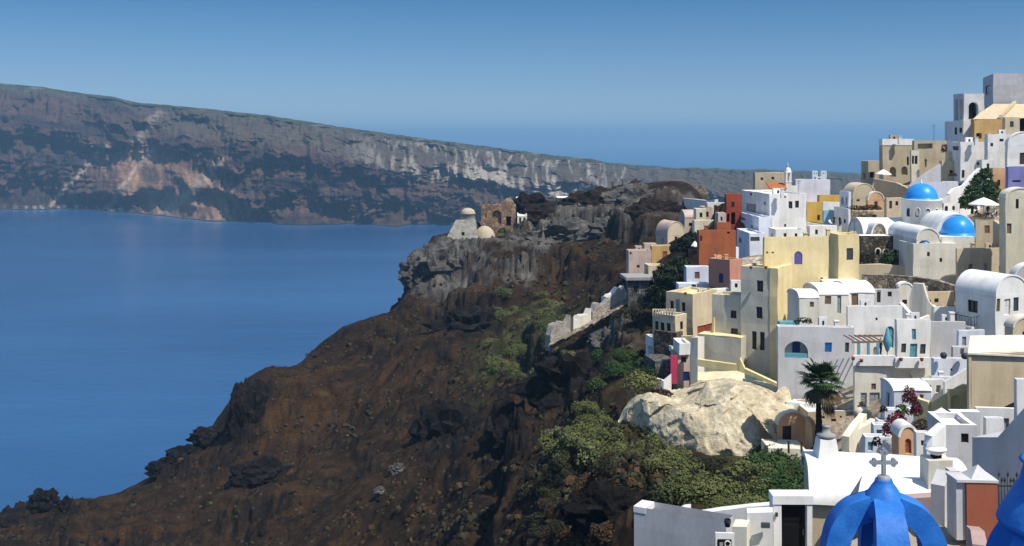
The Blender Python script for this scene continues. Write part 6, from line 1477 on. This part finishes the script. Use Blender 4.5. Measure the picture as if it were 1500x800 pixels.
crown_tree('tree', 'big dark green tree beside the dark grey stone house', 'tree', 982, 452, 164, [((-1.2, 0, 2.2), (2.6, 2.2, 2.4)), ((1.0, .4, 3.6), (2.5, 2.2, 2.5)), ((-.4, -.5, 5.0), (2.2, 2, 2.0)), ((1.5, .2, 6.2), (1.8, 1.6, 1.6)), ((-2.6, .2, .6), (1.8, 1.6, 1.6)), ((2.4, 0, 1.6), (1.6, 1.6, 2.2))], 7000, .24, 'darkgreen', 3.5, .3, 1)
crown_tree('tree', 'small dark green tree right beside the orange red wall', 'tree', 1006, 372, 176, [((0, 0, 1.6), (1.6, 1.4, 1.4)), ((-1.4, 0, .8), (1.5, 1.2, 1.0)), ((.9, 0, 2.4), (1.2, 1.1, 1.0))], 2600, .22, 'darkgreen', 1.6, .18, 2)
crown_tree('tree', 'green climbing tree spreading over the stair wall behind the large white parasol', 'tree', 1424, 308, 155, [((-.6, 0, .8), (1.5, 1.0, 1.2)), ((.2, 0, 2.2), (1.5, 1.0, 1.5)), ((1.1, 0, 3.6), (1.3, .9, 1.5)), ((1.9, 0, 5.0), (1.0, .8, 1.0)), ((2.8, 0, 2.6), (1.2, .9, 1.6)), ((2.3, 0, 1.2), (1.4, 1, 1.2))], 5200, .2, 'green', 2.2, .16, 3)
for px, base, Y, rx, rz, mat, n, lf, nm, lab, cat in (
        (1303, 388, 143.4, 1.0, 1.1, 'green', 700, .15, 'bush', 'bright green bush in front of the three arched stone openings', 'bush'),
        (1268, 388, 144, 1.2, 1.0, 'dull', 700, .15, 'bush', 'dull green bush at the left foot of the dark stone house', 'bush'),
        (1256, 309, 176, 1.6, .5, 'dry', 500, .14, 'flower_bed', 'rust and green flower bed along the terrace of the beige barrel vault', 'plants'),
        (1277, 308, 176, 1.5, .5, 'dull', 500, .14, 'flower_bed', 'green planting at the right end of the terrace of the beige barrel vault', 'plants'),
        (1396, 258, 186, .7, .3, 'dry', 200, .12, 'flower_bed', 'rust coloured flowers beside the sand yellow gable', 'plants'),
        (1384, 224, 195, .7, .9, 'bougain', 400, .13, 'bougainvillea', 'pink flowering vine hanging on the ochre house at the upper ridge', 'vine'),
        (1332, 592, 84, .55, .75, 'bougain', 600, .10, 'bougainvillea', 'upper red flowering vine over the yellow courtyard wall', 'vine'),
        (1342, 610, 82, .45, .7, 'bougain', 500, .10, 'bougainvillea', 'middle red flowering vine below the yellow courtyard wall', 'vine'),
        (1304, 640, 79, .55, .9, 'bougain', 600, .10, 'bougainvillea', 'lowest red flowering vine left of the tiny pink chapel', 'vine'),
        (1316, 622, 80, .5, .5, 'bougain', 350, .10, 'bougainvillea', 'red flowers hanging directly above the tiny pink chapel', 'vine'),
        (1321, 610, 80.5, .5, .5, 'green', 300, .11, 'bush', 'green foliage between the red flowering vines', 'bush'),
        (1352, 632, 79, .9, .5, 'dry', 400, .10, 'bush', 'brown potted plants below the cream courtyard parasol', 'bush'),
        (1284, 655, 80, .35, .45, 'dry', 200, .09, 'bush', 'dry plant beside the light blue stair door', 'bush'),
        (940, 572, 114, 1.9, 1.1, 'olive', 1100, .15, 'bush', 'olive bush overhanging the left top of the pale cliff', 'bush'),
        (968, 580, 114, 1.2, .4, 'dry', 500, .13, 'bush', 'dry bush fringe on top of the pale cliff', 'bush'),
        (737, 343, 303, 1.6, 1.0, 'green', 300, .25, 'bush', 'small green bush below the orange ruin', 'bush'),
        (1176, 474, 111, .9, .35, 'dull', 250, .11, 'bush', 'grey green plants on the roof beside the teal water tank', 'bush'),
        (1262, 600, 100, .35, .4, 'darkgreen', 150, .1, 'bush', 'dark little bush on the white wall right of the palm', 'bush'),
        (1294, 604, 88, .3, .3, 'darkgreen', 120, .1, 'bush', 'dark little bush on the upper white landing', 'bush')):
    rng = random.Random(px); p = P(px, base, Y)
    solo(nm, lab, cat, leaf_cloud(rng, [(tuple(p + K * rz * .8), (rx, rx * .7, rz)), (tuple(p + Vector((rx * .5, 0, rz * .5))), (rx * .6, rx * .5, rz * .7)), (tuple(p + Vector((-rx * .5, 0, rz * .4))), (rx * .6, rx * .5, rz * .6))], n, lf), mat)

# ---- the fan palm
rng = random.Random(5); p0 = P(1196, 662, 99.5); T = Thing('palm_tree', 'tall fan palm with a skirt of dead fronds before the grey white house', 'palm', p0)
top = P(1203, 556, 99.5); b_ = MB(); N_ = 26
b_.tube([p0.lerp(top, i / N_) + Vector((.10 * math.sin(i * .25), 0, 0)) for i in range(N_ + 1)], [(.40 - .012 * i * .9) * (1.08 if i % 2 else .94) + (.12 if i < 2 else 0) for i in range(N_ + 1)], 12); T.part('trunk', b_, 'bark')


def fan(mb, o, az, el, pet, rad, droop, mi, rng, n=15):
    d = Vector((math.cos(az) * math.cos(el), math.sin(az) * math.cos(el), math.sin(el)))
    side = Vector((-math.sin(az), math.cos(az), 0)); up = side.cross(d) * -1
    if up.z < 0: up = -up
    hub = o + d * pet - K * (.12 * pet)
    mb.tube([o, o + d * pet * .5 + K * .03, hub], [.035, .03, .022], 4, mi)
    for i in range(n):
        a = (i / (n - 1) - .5) * 3.6; bl = rad * (.75 + .25 * math.cos(a)) * rng.uniform(.85, 1.08)
        e = (d * math.cos(a) + side * math.sin(a)).normalized(); w = up.cross(e).normalized() * (.08)
        m_ = hub + e * bl * .6 + up * .05 - K * droop * bl * .15; t = hub + e * bl - K * droop * bl * (.5 + .3 * rng.random())
        mb.add([hub, m_ - w, t, m_ + w], [(0, 1, 2, 3)], mi)


g1, g2 = MB(), MB()
for i in range(56): fan(g1, top + K * rng.uniform(-.3, .3), rng.uniform(0, 6.28), rng.uniform(-.15, 1.35), rng.uniform(.8, 1.5), rng.uniform(.9, 1.3), rng.uniform(.1, .5), 0, rng)
for i in range(46):
    az = rng.uniform(0, 6.28); k = 1.25 if math.cos(az) > 0 else .8
    fan(g2, top + K * rng.uniform(-1.0, -.1), az, rng.uniform(-1.1, -.25), rng.uniform(.7, 1.25) * k, rng.uniform(.75, 1.15), rng.uniform(.5, 1.0), 0, rng)
T.part('crown', g1, 'palm'); T.part('dead_fronds', g2, 'deadfrond')

# ---- shrubs on the slope: a few shapes, copied one by one
SHAPES = {}
for mat in ('olive', 'green', 'dry', 'dull'):
    for v in range(4):
        rng = random.Random(hash((mat, v)) % 1000 if False else 40 + v * 7 + len(mat)); lobes = [((rng.uniform(-.55, .55), rng.uniform(-.55, .55), rng.uniform(.15, .5)), (rng.uniform(.4, .7), rng.uniform(.4, .7), rng.uniform(.45, .75))) for _ in range(5)]
        SHAPES[mat, v] = leaf_cloud(rng, lobes, 1500, .075).mesh(mat + ' shrub', [mat])
rs = np.random.RandomState(11)
SPECS = [  # photo region (px0, px1, py0, py1), how many, size range in metres, kind, label, group
    ((985, 1130, 690, 752), 30, (.7, 1.7), 'olive', 'round olive green shrub in the thicket above the long white parapet wall', 'olive shrubs above the white parapet'),
    ((870, 1000, 650, 705), 24, (.7, 1.6), 'olive', 'olive grey shrub on the bank below the pale cliff', 'shrubs below the pale cliff'),
    ((1000, 1130, 665, 700), 16, (.8, 1.2), 'dull', 'dull grey green shrub between the pale cliff and the thicket', 'dull shrubs by the pale cliff'),
    ((1100, 1192, 655, 728), 46, (.9, 1.9), 'green', 'lush green shrub on the bank between the tan house and the gate', 'green shrubs beside the gate'),
    ((1085, 1150, 665, 715), 10, (.7, 1.1), 'dry', 'rusty brown shrub among the greenery near the tan house', 'rusty shrubs near the tan house'),
    ((800, 900, 610, 680), 36, (1.0, 1.8), 'olive', 'pale olive shrub on the knoll left of the pale cliff', 'olive shrubs on the left knoll'),
    ((760, 900, 680, 800), 34, (.8, 1.5), 'dull', 'grey green shrub on the rocky bank left of the front white wall', 'grey green shrubs on the rocky bank'),
    ((770, 900, 690, 800), 22, (.7, 1.2), 'dry', 'brown dry shrub on the rocky bank left of the front white wall', 'dry shrubs on the rocky bank'),
    ((865, 945, 540, 610), 24, (1.0, 1.7), 'green', 'green shrub in the gully left of the pale cliff top', 'green shrubs in the gully'),
    ((715, 835, 440, 565), 60, (.8, 2.2), 'olive', 'dull green shrub on the sloping band left of the ruined walls', 'shrubs on the sloping green band'),
    ((905, 960, 430, 520), 22, (1.0, 1.9), 'darker', 'dark shrub between the grey boulders and the cream house', 'dark shrubs by the cream house')]
for (x0, x1, y0, y1), n, (s0, s1), kind, lab, grp in SPECS:
    X, Y, Z, ok = on_ground(rs.uniform(x0, x1, n), rs.uniform(y0, y1, n))
    for x, y, z, k in zip(X, Y, Z, ok):
        if not k: continue
        s = rs.uniform(s0, s1); o = bpy.data.objects.new('shrub', SHAPES['dull' if kind == 'darker' else kind, rs.randint(4)]); COL.objects.link(o)
        o.location = (x, y, z - .12 * s); o.rotation_euler = (0, 0, rs.uniform(0, 6.3)); o.scale = (s, s, s * rs.uniform(.75, 1.05)); props(o, lab, 'shrub', grp)

# ---- low scrub and loose stones scattered over the whole slope: nobody could count them
def scatter(name, n, kind, mats, seed, sizes, keep):
    rs = np.random.RandomState(seed); X, Y, Z, ok = on_ground(rs.uniform(-20, 1000, n), rs.uniform(330, 830, n), 70, 320)
    X, Y, Z = X[ok], Y[ok], Z[ok]; px = X / Y * F + 750; py = HZ - Z / Y * F
    _, Zs, _, _, _ = ground(X, Y); keepm = keep(Zs, px, py, fbm(X * .05, Y * .05, seed, 3)) > rs.uniform(0, 1, len(X)); keepm &= Zs['vill'] < .75
    rng = random.Random(seed); mb = MB()
    for x, y, z in zip(X[keepm], Y[keepm], Z[keepm]):
        s = rng.uniform(*sizes) * (1 if rng.random() < .8 else 1.6)
        if kind == 'tuft':
            mi = rng.randrange(len(mats)); vs = []; fs = []
            for k in range(16):
                d = Vector((rng.gauss(0, 1), rng.gauss(0, 1), abs(rng.gauss(0, .8)))).normalized(); q = Vector((x, y, z)) + Vector((d.x, d.y, d.z * .75)) * s * .6
                a = d.cross(Vector((rng.gauss(0, 1), rng.gauss(0, 1), rng.gauss(0, 1)))).normalized() * s * .30; b = d.cross(a) * 1.1; j = len(vs)
                vs += [q - a, q - b, q + a, q + b]; fs.append((j, j + 1, j + 2, j + 3))
            mb.add(vs, fs, mi)
        else:
            pts = [Vector((math.cos(t) * rng.uniform(.6, 1.1), math.sin(t) * rng.uniform(.6, 1.1), rng.uniform(-.3, .3))) for t in (0, 1.1, 2.1, 3.2, 4.2, 5.2)]
            tp = [Vector((q.x * .55 + rng.uniform(-.15, .15), q.y * .55 + rng.uniform(-.15, .15), rng.uniform(.5, .9))) for q in pts]; bt = [q * .8 - K * .6 for q in pts]; o = Vector((x, y, z))
            vs = [o + q * s for q in bt + pts + tp]; fs = [(r * 6 + k, r * 6 + (k + 1) % 6, r * 6 + 6 + (k + 1) % 6, r * 6 + 6 + k) for r in (0, 1) for k in range(6)] + [(12, 13, 14, 15, 16, 17)]
            mb.add(vs, fs, rng.randrange(len(mats)))
    props(link(name, mb.mesh(name, mats)), None, None, None, 'stuff')


scatter('scrub', 9000, 'tuft', ['dull', 'dry', 'dull'], 3, (.3, .85), lambda Z, px, py, n: np.clip(.22 + .9 * Z['green'] + n * .9 - Z['lava'] * .3, 0, 1))
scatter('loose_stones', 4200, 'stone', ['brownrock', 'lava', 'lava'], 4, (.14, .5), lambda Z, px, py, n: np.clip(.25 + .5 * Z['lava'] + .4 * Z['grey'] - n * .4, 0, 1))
